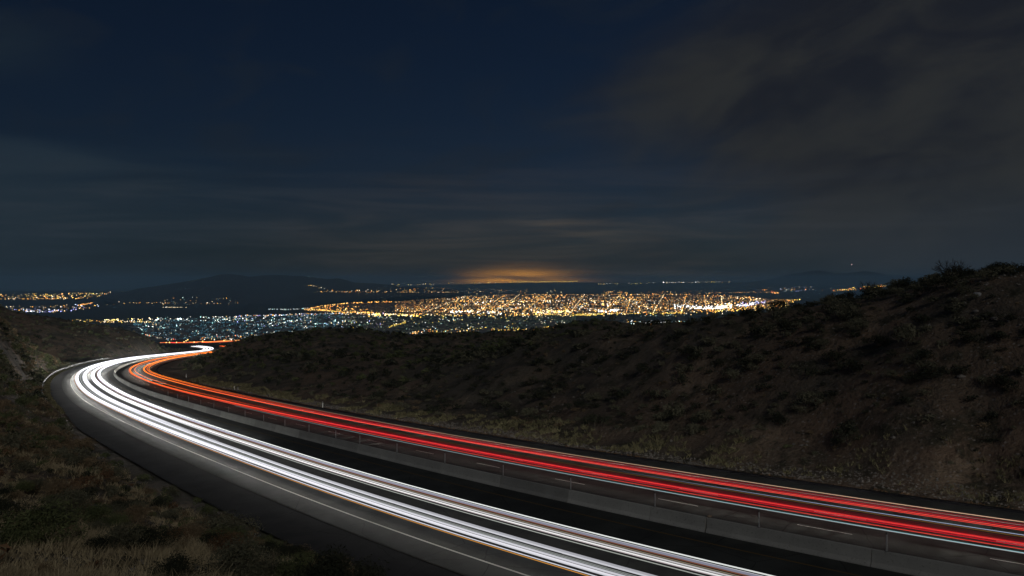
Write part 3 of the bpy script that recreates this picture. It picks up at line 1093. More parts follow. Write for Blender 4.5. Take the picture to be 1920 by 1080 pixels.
def scatter(nn, px0, px1, y0, y1, kinds, r0, r1, region, cond=None, mindout=2.5):
    px_ = rng.uniform(px0, px1, nn)
    u = rng.uniform(0, 1, nn)
    yy = np.sqrt(y0 ** 2 + (y1 ** 2 - y0 ** 2) * u)
    xx = (px_ - 960) / F * yy
    s_, o_ = road_so(xx, yy)
    do = np.maximum(left_edge(s_) - o_, o_ - 14.7)
    ok = do > mindout
    if region == 'right':
        ok &= o_ > 0
    if region in ('left', 'second'):
        ok &= o_ < 0
    dens = fbm(xx, yy, 24, 3, 91)
    ok &= (dens + rng.uniform(-.9, .9, nn)) > -.25
    rad = rng.uniform(r0, r1, nn) * rng.uniform(.55, 1.25, nn) ** 1.7
    kk_ = rng.choice(len(kinds), nn)
    for i in np.nonzero(ok)[0]:
        cand.append((xx[i], yy[i], rad[i], rng.uniform(.75, 1.25), kinds[kk_[i]], region))


scatter(5200, 420, 2150, 48, 180, ['dark', 'dark', 'sage', 'dark', 'sage'], .6, 1.5, 'right', mindout=7)
scatter(3200, 420, 2150, 48, 180, ['sage', 'dry', 'dark', 'dry'], .25, .6, 'right', mindout=5)
scatter(6500, 330, 1350, 150, 470, ['dark', 'green', 'dark', 'sage'], .8, 2.1, 'right', mindout=8)
scatter(1100, -120, 760, 12, 70, ['dry', 'rust', 'sage', 'dark', 'green', 'dry'], .3, .8, 'left', mindout=1.0)
scatter(480, -120, 760, 18, 110, ['dark', 'sage', 'sage', 'dry', 'green'], .5, 1.2, 'left', mindout=1.6)
scatter(4200, -120, 170, 60, 370, ['dry', 'green', 'sage', 'dry'], .6, 1.9, 'left', mindout=2.0)
scatter(3200, -30, 140, 170, 365, ['green', 'sage', 'dark', 'sage'], .7, 1.8, 'left', mindout=2.0)
scatter(3400, -120, 360, 400, 640, ['sage', 'dark', 'green'], .7, 1.9, 'second', mindout=4)
# skyline bushes that can be read one by one against the sky
for (px_, rd, kd_) in [(1455, .7, 'dark'), (1480, .8, 'sage'), (1528, 1.15, 'dark'), (1551, .95, 'sage'), (1575, 1.1, 'dark'), (1600, .7, 'dark'), (1712, .8, 'dark'), (1738, .5, 'sage'), (1830, .8, 'dark'), (1853, .95, 'dark'),
                   (1870, .5, 'sage'), (1885, .75, 'dark'), (1910, 1.05, 'dark'), (1660, .5, 'dark'), (1692, .45, 'sage')]:
    Yd = crest(px_) - 1.0
    cand.append(((px_ - 960) / F * Yd, Yd, rd * .75, 1.0, kd_, 'right'))
# pale dry bushes hanging over the edge of the dark lay-by at the bottom
for s_, o_, rd in [(77, -21.3, .9), (72.5, -21.6, 1.1), (69, -21.4, .8), (66, -22.0, 1.2), (62.5, -21.5, .9), (60, -22.2, 1.2), (57, -21.6, 1.0), (54.5, -22.0, 1.2), (52, -21.6, .9), (49.5, -22.2, 1.1), (47, -21.8, .8),
                   (84, -21.8, 1.0), (92, -22.4, 1.2), (104, -23.0, 1.3), (112, -22.6, 1.1), (121, -22.8, 1.0)]:
    p = rp(s_, o_)
    cand.append((p[0], p[1], rd, 1.0, 'dry' if s_ < 70 else 'green', 'left'))
for s_ in np.arange(-10, 175, 3.1):
    p = rp(s_ + rng.uniform(-1, 1), rng.uniform(20.0, 23.5))
    cand.append((p[0], p[1], rng.uniform(.35, .85), 1.0, ['dry', 'sage', 'green', 'sage'][int(rng.integers(4))], 'right'))
cand_np = np.array([(c_[0], c_[1], c_[2]) for c_ in cand])
zc = tz(cand_np[:, 0], cand_np[:, 1])
vis = seen(cand_np[:, 0], cand_np[:, 1], zc + cand_np[:, 2] * .9)
size_px = cand_np[:, 2] * 2 * 796 / cand_np[:, 1]
order = np.argsort(-np.where(vis, size_px, 0))
single = set(order[:285].tolist())
LABR = {
    ('right', 'dark'): "dark rounded shrub on the hillside above the red light streaks",
    ('right', 'sage'): "grey-green sagebrush on the hillside above the red light streaks",
    ('right', 'dry'): "small dry tan shrub on the hillside above the red light streaks",
    ('right', 'green'): "small greenish shrub on the hillside above the red light streaks",
    ('left', 'dark'): "dark shrub on the slope left of the highway",
    ('left', 'sage'): "grey-green sagebrush on the slope left of the highway",
    ('left', 'green'): "green leafy shrub on the slope left of the highway",
    ('left', 'dry'): "dry straw-coloured shrub on the slope left of the highway",
    ('left', 'rust'): "reddish brown dry shrub on the slope left of the highway",
}
DES = {'dark': 'dark shrub', 'sage': 'grey-green sagebrush', 'dry': 'dry tan shrub', 'green': 'green leafy shrub', 'rust': 'rust brown dry shrub'}


def zone(i):
    x, y = cand[i][:2]
    px_ = 960 + F * x / y
    py_ = HOR - F * zc[i] / y
    if cand[i][5] == 'left':
        if py_ > 1000:
            return "in the bottom left corner" if px_ < 150 else "at the bottom, left of the dark lay-by" if px_ < 400 else "beside the dark lay-by, bottom"
        if py_ > 900:
            return "by the left edge, above the straw grass" if px_ < 120 else "mid-slope near the bare sapling" if px_ < 280 else "at the edge of the dark lay-by, lower part"
        if py_ > 790:
            return "on the left edge below the bend" if px_ < 110 else "at the edge of the dark lay-by, upper part"
        return "on the bank left of the guardrail" if py_ > 700 else "high on the bank left of the guardrail"
    if cand[i][5] == 'second':
        return "on the far slope behind the bend"
    c_ = "left" if px_ < 900 else "middle" if px_ < 1300 else "right" if px_ < 1640 else "far right"
    ridge_ = np.interp(px_, [q_[0] for q_ in SKY_R], [q_[1] for q_ in SKY_R])
    v_ = "on the skyline" if py_ < ridge_ + 22 else "on the upper slope" if py_ < ridge_ + 110 else "on the lower slope" if py_ < ridge_ + 230 else "low near the verge"
    return v_ + " of the right hill, " + c_


cells = {}
for i in single:
    cells.setdefault((cand[i][4], zone(i)), []).append(i)
RK = ["largest", "second largest", "third largest", "fourth largest", "fifth largest", "sixth largest"]
LABEL = {}
for (kd, zn), L in cells.items():
    L.sort(key=lambda q_: -size_px[q_])
    for n_, q_ in enumerate(L):
        LABEL[q_] = ((RK[n_] + " " if len(L) > 1 else "only ") if n_ < 6 else "small ") + DES[kd] + " " + zn
stuff = {}
for i, c_ in enumerate(cand):
    x, y, rd, hs, kd, reg = c_
    z = float(zc[i])
    if y < 14:
        continue
    if i in single:
        near = y < 42 and rd > .35
        me = BIG[kd] if near else PROTO[(kd, i % 3)]
        o = obj("shrub", me, None, (x, y, z - .08 * rd), (0, 0, random.uniform(0, 6.28)), (rd, rd * random.uniform(.85, 1.15), rd * hs * .95))
        tag(o, LABEL[i], "shrub", LABR.get((reg, kd), "shrubs on the far slope"))
    elif vis[i] or y < 200:
        stuff.setdefault((reg, kd), []).append(i)
GRN = {'right': "right", 'left': "left", 'second': "far"}
for (reg, kd), L in stuff.items():
    V, T, off = [], [], 0
    for i in L:
        x, y, rd, hs = cand[i][:4]
        lv, lt = (LOD if y < 150 else LOD2)[i % 4]
        a = random.uniform(0, 6.28)
        Rm = np.array([[math.cos(a), -math.sin(a), 0], [math.sin(a), math.cos(a), 0], [0, 0, hs * .95]])
        V.append(lv @ Rm.T * rd + np.array([x, y, zc[i] - .1 * rd]))
        T.append(lt + off)
        off += len(lv)
    me = mesh_np("shrubs", np.concatenate(V), np.concatenate(T), KINDS[kd])
    tag(obj("scrub", me), "%s scrub covering the %s hillside" % ({'sage': 'grey-green', 'dark': 'dark', 'dry': 'dry tan', 'green': 'green', 'rust': 'rust brown'}[kd], GRN[reg]),
        "scrub", kind='stuff')


# dry grass and weeds: blades in tufts
def grass(name, pts, hgt, mat, blades, lab, spread=.12, wd=.012):
    n_ = len(pts)
    P = np.repeat(pts, blades, 0)
    m_ = len(P)
    hb_ = np.repeat(hgt, blades) * rng.uniform(.5, 1.25, m_)
    a = rng.uniform(0, 6.283, m_)
    d = rng.uniform(0, 1, m_) * spread
    root = P + np.stack([np.cos(a) * d, np.sin(a) * d, -.03 + 0 * a], 1)
    lean = rng.normal(size=(m_, 2)) * .55
    tip = root + np.stack([lean[:, 0] * hb_, lean[:, 1] * hb_, hb_], 1)
    b_ = rng.uniform(0, 6.283, m_)
    ww = wd * np.maximum(1, P[:, 1] / 22)
    side = np.stack([np.cos(b_) * ww, np.sin(b_) * ww, 0 * b_], 1)
    V = np.stack([root - side, root + side, tip], 1).reshape(-1, 3)
    me_ = mesh_np(name, V, np.arange(m_ * 3).reshape(-1, 3), mat)
    return tag(obj(name, me_), lab, "grass", kind='stuff')


def area_pts(nn, px0, px1, y0, y1, cond):
    px_ = rng.uniform(px0, px1, nn)
    yy = np.exp(rng.uniform(math.log(y0), math.log(y1), nn))
    xx = (px_ - 960) / F * yy
    s_, o_ = road_so(xx, yy)
    ok = cond(s_, o_, xx, yy)
    xx, yy = xx[ok], yy[ok]
    return np.stack([xx, yy, tz(xx, yy)], 1)


gp = area_pts(15000, -60, 760, 10, 60, lambda s, o, x, y: (o < left_edge(s) - .6) & (fbm(x, y, 5, 3, 61) + rng.uniform(-.6, .6, len(x)) > .0))
grass("dry_grass", gp, rng.uniform(.10, .34, len(gp)), M_grass, 8, "dry straw grass over the near slope left of the highway")
gp = area_pts(15000, -60, 420, 55, 340, lambda s, o, x, y: (o < left_edge(s) - 2.0) & (o < 0) & (fbm(x, y, 9, 3, 61) > .1))
grass("dry_grass", gp, rng.uniform(.3, .6, len(gp)), M_grass, 5, "dry grass on the slope below the guardrail", .4)


def strip(nn, s0, s1, o0, o1):
    s_ = rng.uniform(s0, s1, nn)
    o_ = rng.uniform(0, 1, nn)
    a = o0(s_) if callable(o0) else o0
    b_ = o1(s_) if callable(o1) else o1
    p = rp(s_, a + (b_ - a) * o_)
    p[:, 2] = tz(p[:, 0], p[:, 1])
    return p


gp = strip(3800, 178, 470, lambda s: goff(s) + .1, lambda s: left_edge(s) - .05)
grass("verge_grass", gp, rng.uniform(.12, .3, len(gp)), M_weed, 5, "yellow-green grass strip between guardrail and shoulder", .3, .03)
gp = strip(9000, -30, 250, 16.6, 22.0)
keep = fbm(gp[:, 0], gp[:, 1], 4, 3, 17) + rng.uniform(-.5, .5, len(gp)) > 0
gp = gp[keep]
grass("verge_weeds", gp, rng.uniform(.2, .55, len(gp)), M_weed, 7, "yellow-green weeds along the verge of the red carriageway", .25, .02)
gp = strip(1500, -30, 250, 15.2, 15.8)
grass("verge_weeds", gp, rng.uniform(.05, .16, len(gp)), M_rust, 5, "low rusty weeds along the road kerb", .2, .03)

# gravel and stones
stv = [blob(40 + i, 1 if i < 2 else 0, .3) if i < 2 else blob(40 + i, 1, .35) for i in range(4)]


def stones(name, pts, sz, mat, lab):
    V, T, off = [], [], 0
    for i, p in enumerate(pts):
        v_, t_2 = stv[i % 4]
        q_ = v_ * sz[i] * np.array([1, rng.uniform(.6, 1.2), rng.uniform(.4, .8)])
        a = rng.uniform(0, 6.28)
        Rm = np.array([[math.cos(a), -math.sin(a), 0], [math.sin(a), math.cos(a), 0], [0, 0, 1]])
        V.append(q_ @ Rm.T + p)
        T.append(t_2 + off)
        off += len(v_)
    return tag(obj(name, mesh_np(name, np.concatenate(V), np.concatenate(T), mat)), lab, "stones", kind='stuff')


# low poly stones: octahedra with jitter
def octa(seed):
    r_ = random.Random(seed)
    V = np.array([[1, 0, 0], [0, 1, 0], [-1, 0, 0], [0, -1, 0], [0, 0, 1], [0, 0, -1.0]]) * (1 + np.array([[r_.uniform(-.25, .35)] for _ in range(6)]))
    T = np.array([[0, 1, 4], [1, 2, 4], [2, 3, 4], [3, 0, 4], [1, 0, 5], [2, 1, 5], [3, 2, 5], [0, 3, 5]])
    return V, T


stv = [octa(i) for i in range(4)]
gp = strip(7000, -30, 230, 15.8, 18.6)
stones("gravel", gp, rng.uniform(.05, .16, len(gp)), M_rock, "grey gravel on the verge of the red carriageway")
gp = area_pts(5200, 420, 1990, 50, 170, lambda s, o, x, y: (o > 21) & (fbm(x, y, 12, 3, 33) > .05))
stones("stones", gp, rng.uniform(.06, .24, len(gp)), M_rock, "pale loose stones scattered on the right hillside")
gp = area_pts(900, -60, 700, 14, 60, lambda s, o, x, y: (o < left_edge(s) - 1))
stones("stones", gp, rng.uniform(.04, .10, len(gp)), M_rock, "small stones on the near left slope")

# single boulders
for (px_, py_, rd, mt, lab) in [(1832, 556, .40, M_rockw, "white boulder high on the right hillside, alone below the skyline"),
                                (1830, 588, .24, M_rock, "pale flat rock on the right hillside, left end of a short row"),
                                (1848, 596, .26, M_rock, "pale rock on the right hillside, middle of a short row"),
                                (1864, 602, .28, M_rock, "rounded pale rock on the right hillside, right end of a short row"),
                                (1802, 712, .30, M_rock, "grey rock half way down the right hillside")]:
    Yd = hit(px_, py_)
    v_, t_2 = blob(int(px_ * 7 + Yd), 2, .12)
    x = (px_ - 960) / F * Yd
    o = obj("boulder", mesh_np("boulder", v_, t_2, mt), None, (x, Yd, float(tz(np.array([x]), np.array([Yd * 1.0]))[0]) + rd * .2), (0, 0, random.uniform(0, 3)), (rd * 1.3, rd, rd * .7))
    tag(o, lab, "rock")


# bare trees
def bare_tree(name, px_, Yd, hgt, lab, seed, n1=9, spread=.9, trunk=.03):
    r_ = random.Random(seed)
    V, T = [], []

    def limb(a, b_, r0, r1, L):
        k0 = len(L[0])
        a, b_ = np.array(a), np.array(b_)
        d = b_ - a
        d = d / (np.linalg.norm(d) + 1e-9)
        u = np.cross(d, [.3, .7, .2])
        u /= np.linalg.norm(u)
        w_ = np.cross(d, u)
        for (c_, rr) in ((a, r0), (b_, r1)):
            for m_ in range(4):
                t = m_ * math.pi / 2
                L[0].append(c_ + u * math.cos(t) * rr + w_ * math.sin(t) * rr)
        for m_ in range(4):
            L[1].append([k0 + m_, k0 + (m_ + 1) % 4, k0 + 4 + (m_ + 1) % 4, k0 + 4 + m_])
    tr, br = ([], []), ([], [])
    limb((0, 0, -.3), (0, 0, hgt * .22), trunk * hgt, trunk * .8 * hgt, tr)

    def grow(p, d, ln, rr, lev):
        q_ = p + d * ln
        limb(p, q_, rr, rr * .65, br)
        if lev == 0:
            return
        for _ in range(3 if lev > 1 else 4):
            nd = d + np.array([r_.uniform(-1, 1), r_.uniform(-1, 1), r_.uniform(-.25, .75)]) * .75
            nd /= np.linalg.norm(nd)
            grow(p + d * ln * r_.uniform(.55, 1.0), nd, ln * r_.uniform(.55, .85), rr * .62, lev - 1)
    for i in range(n1):
        a = 6.283 * i / n1 + r_.uniform(-.3, .3)
        d = np.array([math.cos(a) * spread, math.sin(a) * spread, r_.uniform(.5, 1.2)])
        d /= np.linalg.norm(d)
        grow(np.array([0, 0, hgt * r_.uniform(.08, .22)]), d, hgt * .36, trunk * .5 * hgt, 3)
    if px_ > 1000:
        Yd = crest(px_) - .5
    x = (px_ - 960) / F * Yd
    e = obj(name, None, None, (x, Yd, float(tz(np.array([x]), np.array([float(Yd)]))[0])))
    tag(e, lab, "tree")
    obj("trunk", mesh_np("trunk", np.array(tr[0]), np.array(tr[1]), M_bark), e)
    obj("branches", mesh_np("branches", np.array(br[0]), np.array(br[1]), M_bark), e)
    return e


bare_tree("bare_tree", 1783, 80, 2.7, "bare spreading bush-like tree on the skyline of the right hill", 3, 11, 1.2, .022)
bare_tree("bare_tree", 1630, 90, 2.5, "smaller bare tree on the right skyline, in front of distant town lights", 4, 9, .9, .022)
bare_tree("bare_tree", 220, 30, 1.25, "small dark bare sapling on the near slope at lower left", 5, 6, .6, .022)

# ------------------------------------------------------------------ the town lights


def ground_at(px_, py_):
    """real position of a lamp seen at (px,py): on the valley floor, the far rise or the mountain foot"""
    px_ = np.asarray(px_, float)
    py_ = np.asarray(py_, float)
    Yp = np.where(py_ > 546, -VZ * F / np.maximum(py_ - HOR, 1), 26000 + (546 - py_) / 18.0 * 8000)
    mr = np.interp(px_, [q_[0] for q_ in MPROF], [q_[1] for q_ in MPROF])
    mb = np.interp(px_, [q_[0] for q_ in MBASE], [q_[1] for q_ in MBASE])
    inm = (px_ > 200) & (px_ < 860) & (py_ < mb) & (py_ > mr)
    t = np.clip((mb - py_) / (mb - mr), 0, 1) ** (1 / .85)
    Ym = MYB + (MYR - MYB) * t
    Yp = np.where(inm, Ym, Yp)
    return np.stack([(px_ - 960) / F * Yp, Yp, (HOR - py_) / F * Yp + 4 + np.where(inm, 25, 0)], -1)


AMB = [(1, .48, .08), (1, .56, .13), (1, .40, .05), (1, .64, .22), (1, .34, .07)]
WRM = [(1, .80, .45), (1, .70, .30), (1, .90, .68)]
WHT = [(.95, 1, 1), (1, .97, .9), (.85, .95, 1)]
TEA = [(.45, .95, .9), (.65, 1, .85), (.55, .85, 1), (.9, 1, .8)]
BLU = [(.35, .40, 1), (.5, .45, 1), (.55, .7, 1)]
YEL = [(1, .72, .12), (1, .62, .08), (.95, .8, .2)]
REDC = [(1, .15, .06), (1, .28, .1)]
lamps = []     # px, py, radius factor, brightness, colour


def district(nn, poly, pal, b0=.5, b1=2.5, r0=.5, r1=1.0, yp=1.0):
    """poly: list of (px, top, bottom); lamps spread between top and bottom"""
    xs = [q_[0] for q_ in poly]
    x = rng.uniform(xs[0], xs[-1], nn)
    t0 = np.interp(x, xs, [q_[1] for q_ in poly])
    t1 = np.interp(x, xs, [q_[2] for q_ in poly])
    u = rng.uniform(0, 1, nn) ** yp
    wgt = np.clip((t1 - t0) / max(q_[2] - q_[1] for q_ in poly), .05, 1)
    keep_ = rng.uniform(0, 1, nn) < wgt ** .6
    clump = fbm(x / 26, (t0 + (t1 - t0) * u) / 5, 1, 3, nn % 97) + rng.uniform(-.8, .8, nn) > -.35
    for i in np.nonzero(keep_ & clump)[0]:
        c_ = pal[rng.integers(len(pal))]
        br = b0 * .8 + (b1 * 1.6 - b0 * .8) * rng.uniform(0, 1) ** 3.2
        br *= .35 + 1.3 * float(np.clip(.5 + .8 * vnoise(np.array([x[i] / 42]), np.array([(t0[i] + (t1[i] - t0[i]) * u[i]) / 6.5]), 55)[0], 0, 1.2))
        lamps.append((x[i], t0[i] + (t1[i] - t0[i]) * u[i], rng.uniform(r0, r1), br, c_))


def line(nn, pts, pal, b0=.6, b1=2.0, r0=.5, r1=.9, jit=.5, even=False):
    xs = np.array([q_[0] for q_ in pts], float)
    ys = np.array([q_[1] for q_ in pts], float)
    L = np.r_[0, np.cumsum(np.hypot(np.diff(xs), np.diff(ys)))]
    t = (np.linspace(0, L[-1], nn) if even else rng.uniform(0, L[-1], nn))
    for a in t:
        lamps.append((np.interp(a, L, xs), np.interp(a, L, ys) + rng.normal() * jit, rng.uniform(r0, r1), b0 + (b1 - b0) * rng.uniform(0, 1) ** 2, pal[rng.integers(len(pal))]))


# far left amber band, then the mixed blue band below it
district(330, [(-60, 552, 562), (40, 551, 561), (120, 550, 561), (160, 549, 560), (200, 549, 556), (208, 549, 553)], AMB + YEL + WRM, .6, 2.0, .5, .9)
line(50, [(-40, 561), (60, 561), (150, 559.5)], AMB, .6, 1.6)
district(170, [(5, 575, 581), (60, 574, 585), (110, 573, 586), (150, 569, 582), (170, 567, 579), (185, 569, 577)], AMB + WRM + BLU, .5, 2.0, .5, .9)
district(60, [(40, 580, 585), (70, 581, 586), (110, 579, 585)], BLU + WHT, .8, 2.5, .6, 1.0)
line(34, [(150, 572), (175, 568)], AMB + REDC, .6, 2.0)
line(38, [(200, 571), (290, 572), (450, 573)], AMB + WRM, .4, 1.2, .4, .7, .7)
district(75, [(300, 568, 575), (330, 560, 576), (370, 557, 576), (420, 560, 575), (450, 571, 574)], AMB + WRM + TEA, .4, 1.4, .45, .75)
line(30, [(305, 576.5), (350, 577)], WRM, .5, 1.2, .5, .7, .2)
# near left: yellow row, teal blocks
line(60, [(130, 601), (200, 604), (290, 604)], WRM + YEL + AMB, .5, 1.8, .45, .8, 1.0)
district(120, [(195, 600, 606), (240, 597, 606), (292, 597, 606)], YEL + WRM, .9, 3.0, .6, 1.0)
district(210, [(290, 596, 602), (330, 595, 603), (400, 594, 602), (480, 594, 602)], TEA + WHT + WRM, .5, 2.2, .5, .9)
lamps += [(334, 600, 1.6, 6, (.7, 1, 1)), (338, 598, 1.1, 4, (.8, 1, 1)), (528, 592.5, 1.3, 4, (.8, .9, 1)), (515, 593, 1.1, 3, (.8, .85, 1))]
district(620, [(250, 606, 612), (270, 607, 624), (300, 602, 634), (400, 600, 638), (480, 600, 634), (560, 600, 626)], TEA + TEA + WHT + WRM, .3, 1.6, .4, .8)
line(45, [(262, 624), (280, 630), (300, 636), (330, 638)], TEA + WRM + REDC, .5, 2.0, .5, 1.0, 1.0)
district(130, [(375, 632, 639), (400, 631, 639), (470, 629, 638), (500, 626, 632)], TEA + WHT + REDC + AMB, .5, 3.0, .5, 1.1)
# bluish middle
district(520, [(440, 592, 604), (480, 590, 615), (600, 588, 618), (720, 588, 615)], WHT + BLU + WRM + TEA, .4, 1.8, .45, .85)
line(130, [(440, 594), (520, 591), (620, 588.5), (720, 588)], WHT + BLU + AMB, .5, 2.2, .5, .9, .8)
line(60, [(500, 580.5), (560, 580), (580, 578)], WHT + TEA, .4, 1.2, .4, .7, .5)
# the amber spit
line(100, [(570, 582), (600, 575), (650, 569), (700, 567), (740, 566)], AMB, .8, 2.4, .55, .95, .5)
line(110, [(570, 581), (600, 582), (640, 586), (700, 587)], AMB + YEL, .8, 2.4, .6, 1.0, .8)
district(150, [(572, 579, 583), (600, 573, 584), (660, 574, 587), (700, 578, 588)], AMB, .8, 2.2, .5, .9)
# far row and skyline dots
line(16, [(578, 538), (590, 540), (615, 547), (635, 549)], WRM + AMB, .5, 1.5, .4, .7, .6)
line(75, [(590, 550), (760, 551), (870, 551.5)], WRM + AMB, .4, 1.2, .4, .7, .4)
district(250, [(650, 549, 551), (700, 545, 551), (800, 542, 551), (900, 540, 552), (1000, 540, 553), (1060, 541, 548)], WRM + AMB, .4, 1.3, .4, .75)
line(45, [(735, 535), (800, 533), (870, 531), (950, 530)], WRM + YEL, .4, 1.3, .4, .65, .8)
line(90, [(955, 528.9), (1000, 528.6), (1082, 527.9)], YEL, .5, 1.1, .4, .6, .15, True)
line(30, [(1000, 539), (1085, 537)], WHT + WRM, .4, 1.2, .4, .6, .4)
line(70, [(1122, 533), (1200, 531.5), (1245, 530), (1330, 529), (1372, 529.5)], WRM + WHT + YEL, .5, 1.6, .4, .7, .5)
lamps.append((1244, 529.5, 1.1, 4, (1, 1, 1)))
district(85, [(1370, 530, 534), (1385, 531, 540), (1420, 533, 544), (1445, 538, 548), (1460, 543, 550)], AMB + WRM, .5, 1.8, .5, .8)
line(20, [(1444, 549), (1460, 549)], REDC + AMB, .8, 2.0, .5, .9, 1.0)
line(40, [(1330, 549.5), (1450, 548)], AMB, .4, 1.3, .4, .7, .4)
district(55, [(1462, 540, 548), (1520, 537, 546), (1560, 541, 547)], TEA + WRM + BLU + AMB, .4, 1.6, .4, .75)
line(70, [(1562, 545), (1610, 541), (1640, 537), (1672, 536)], AMB + REDC + YEL, .6, 2.2, .5, .9, .9)
line(14, [(1140, 547), (1180, 549)], AMB, .6, 1.8, .5, .8, 1.0)
# the main amber city
district(4300, [(740, 566, 584), (800, 562, 586), (870, 556, 589), (950, 552, 590), (1050, 552.5, 590), (1200, 552, 587), (1300, 552, 584), (1400, 556, 579), (1470, 566, 573)], AMB + WRM + AMB, .35, 1.8, .4, .85)
district(900, [(870, 568, 589), (950, 560, 590), (1100, 560, 590), (1250, 562, 588), (1300, 566, 586)], AMB + WRM + WHT, .5, 2.2, .5, .9)
line(95, [(985, 552.6), (1300, 552.3)], AMB, .4, 1.3, .4, .7, .2)
district(160, [(1130, 546, 552), (1250, 546, 553), (1330, 542, 553), (1360, 550, 556)], AMB, .4, 1.2, .4, .7)
line(330, [(650, 587), (700, 589), (760, 591), (850, 592), (960, 591), (1020, 591), (1100, 589), (1200, 588), (1290, 586), (1360, 583), (1430, 580), (1480, 573)], YEL + AMB + WRM, .8, 3.0, .6, 1.1, 1.6)
line(170, [(960, 591.5), (1100, 589.6), (1290, 587)], YEL, .9, 1.8, .5, .7, .3)
line(60, [(845, 586), (900, 583), (940, 590)], WHT + WRM, 1.5, 4.0, .8, 1.2, 2.0)
line(70, [(690, 590), (740, 590), (790, 594)], YEL + WRM, 1.5, 3.5, .8, 1.2, 1.6)
line(45, [(1122, 584), (1160, 582)], WHT, 1.5, 4, .8, 1.2, 1.2)
line(80, [(1000, 586), (1070, 585)], WRM + YEL, 1.5, 3.5, .7, 1.2, 1.6)
line(70, [(1262, 574), (1300, 576), (1345, 578)], WHT, 1.5, 4.5, .7, 1.2, 1.8)
line(65, [(1298, 578.5), (1345, 579), (1372, 577)], WHT + WRM, 1.5, 4.5, .7, 1.1, .6)
line(60, [(1345, 576), (1372, 573)], WRM + WHT, 2, 4, .8, 1.3, 2.0)
line(45, [(1380, 573), (1410, 571)], WHT + BLU, 1.5, 4, .7, 1.1, 1.5)
line(45, [(1405, 570), (1435, 567)], BLU + WHT + [(.8, .4, 1)], 1, 3, .6, 1.0, 1.5)
line(110, [(1330, 584), (1400, 579), (1440, 573), (1500, 563)], AMB + YEL, 1.0, 3.0, .6, 1.0, 2.0)
line(30, [(1450, 563), (1495, 563)], AMB, .6, 1.6, .45, .75, .6)
for k_ in range(13):
    x0_ = 790 + k_ * 48 + rng.uniform(-12, 12)
    x1_ = x0_ + (1150 - x0_) * .16 + rng.uniform(14, 46)
    line(26, [(x0_, 589), (x1_, np.interp(x1_, [740, 870, 950, 1300, 1400], [566, 556, 552.5, 552.5, 558]))], AMB if k_ % 3 else WRM, .9, 2.4, .45, .8, .12, True)
for yy_, xa_, xb_ in ((571, 790, 1420), (564, 850, 1330), (578.5, 760, 1260), (559, 900, 1230), (583.5, 700, 1150)):
    line(int((xb_ - xa_) / 7), [(xa_, yy_ + 1), (xb_, yy_ - .6)], AMB + WRM, .8, 2.0, .4, .75, .3, True)
# nearer district in front of the bright line
district(620, [(640, 592, 612), (700, 593, 622), (800, 595, 628), (900, 595, 624), (1000, 594, 612), (1040, 594, 606)], WHT + TEA + YEL + WRM, .3, 1.5, .4, .8)
line(150, [(800, 624), (860, 622), (900, 619), (1000, 619), (1030, 615), (1060, 611)], YEL + AMB, .7, 2.4, .5, 1.0, 1.8)
line(60, [(760, 605), (735, 612), (725, 618)], YEL, .6, 1.6, .5, .8, 1.0)
line(30, [(770, 625), (790, 623), (810, 621)], REDC + AMB + WRM, .8, 2.5, .6, 1.0, 1.5)
line(70, [(1070, 591.5), (1120, 592)], YEL, .5, 1.5, .5, .8, .4)
line(40, [(1080, 607), (1020, 605), (1000, 610)], TEA + WRM, .5, 1.5, .5, .8, 2)
line(26, [(1200, 592.5), (1290, 592)], YEL + TEA, .4, 1.2, .4, .7, .5)
district(110, [(1170, 601, 606), (1185, 600, 610), (1220, 602, 609), (1290, 603, 607)], TEA + WHT + AMB, .5, 2.2, .5, .9)
line(30, [(1215, 606), (1255, 605.5)], WHT, .8, 2, .5, .8, .3)
lamps = [l_ for l_ in lamps if l_[1] < 642]

LP = np.array([(l_[0], l_[1]) for l_ in lamps])
G3 = ground_at(LP[:, 0], LP[:, 1])
gpx = 960 + F * G3[:, 0] / G3[:, 1]
hid = LP[:, 1] > bil(horizon, gx, lg, gpx, np.full(len(gpx), math.log(4000.))) + .5


def lamp_radius(i):
    return G3[i, 1] / 796.0 * .62 * lamps[i][2]


score = np.array([lamps[i][2] ** 2 * min(lamps[i][3], 4) for i in range(len(lamps))])
score[hid] = -1
zcount = {}
top = []
for i in np.argsort(-score):
    if score[i] < 0 or len(top) >= 290:
        break
    key = (int(lamps[i][0] // 60), int(lamps[i][1] // 14))
    if zcount.get(key, 0) < 9:
        zcount[key] = zcount.get(key, 0) + 1
        top.append(int(i))
tops = set(top)
ov = np.array([[1, 0, 0], [0, 1, 0], [-1, 0, 0], [0, -1, 0], [0, 0, 1], [0, 0, -1.0]])
ot = np.array([[0, 1, 4], [1, 2, 4], [2, 3, 4], [3, 0, 4], [1, 0, 5], [2, 1, 5], [3, 2, 5], [0, 3, 5]])


def lamp_cloud(name, ids, lab):
    ids = np.array(ids)
    R2 = np.array([lamp_radius(i) for i in ids])
    V = (G3[ids][:, None] + ov[None] * R2[:, None, None]).reshape(-1, 3)
    T = (ot[None] + 6 * np.arange(len(ids))[:, None, None]).reshape(-1, 3)
    col = np.array([[*(lamps[i][3] * 1.5 * math.exp(min(G3[i, 1], 26000) * 4.2e-5) * c_ for c_ in lamps[i][4]), 1] for i in ids])
    col = np.repeat(col, 6, 0)
    return tag(obj(name, mesh_np(name, V, T, M_city, color=col)), lab, "town lights", kind='stuff')


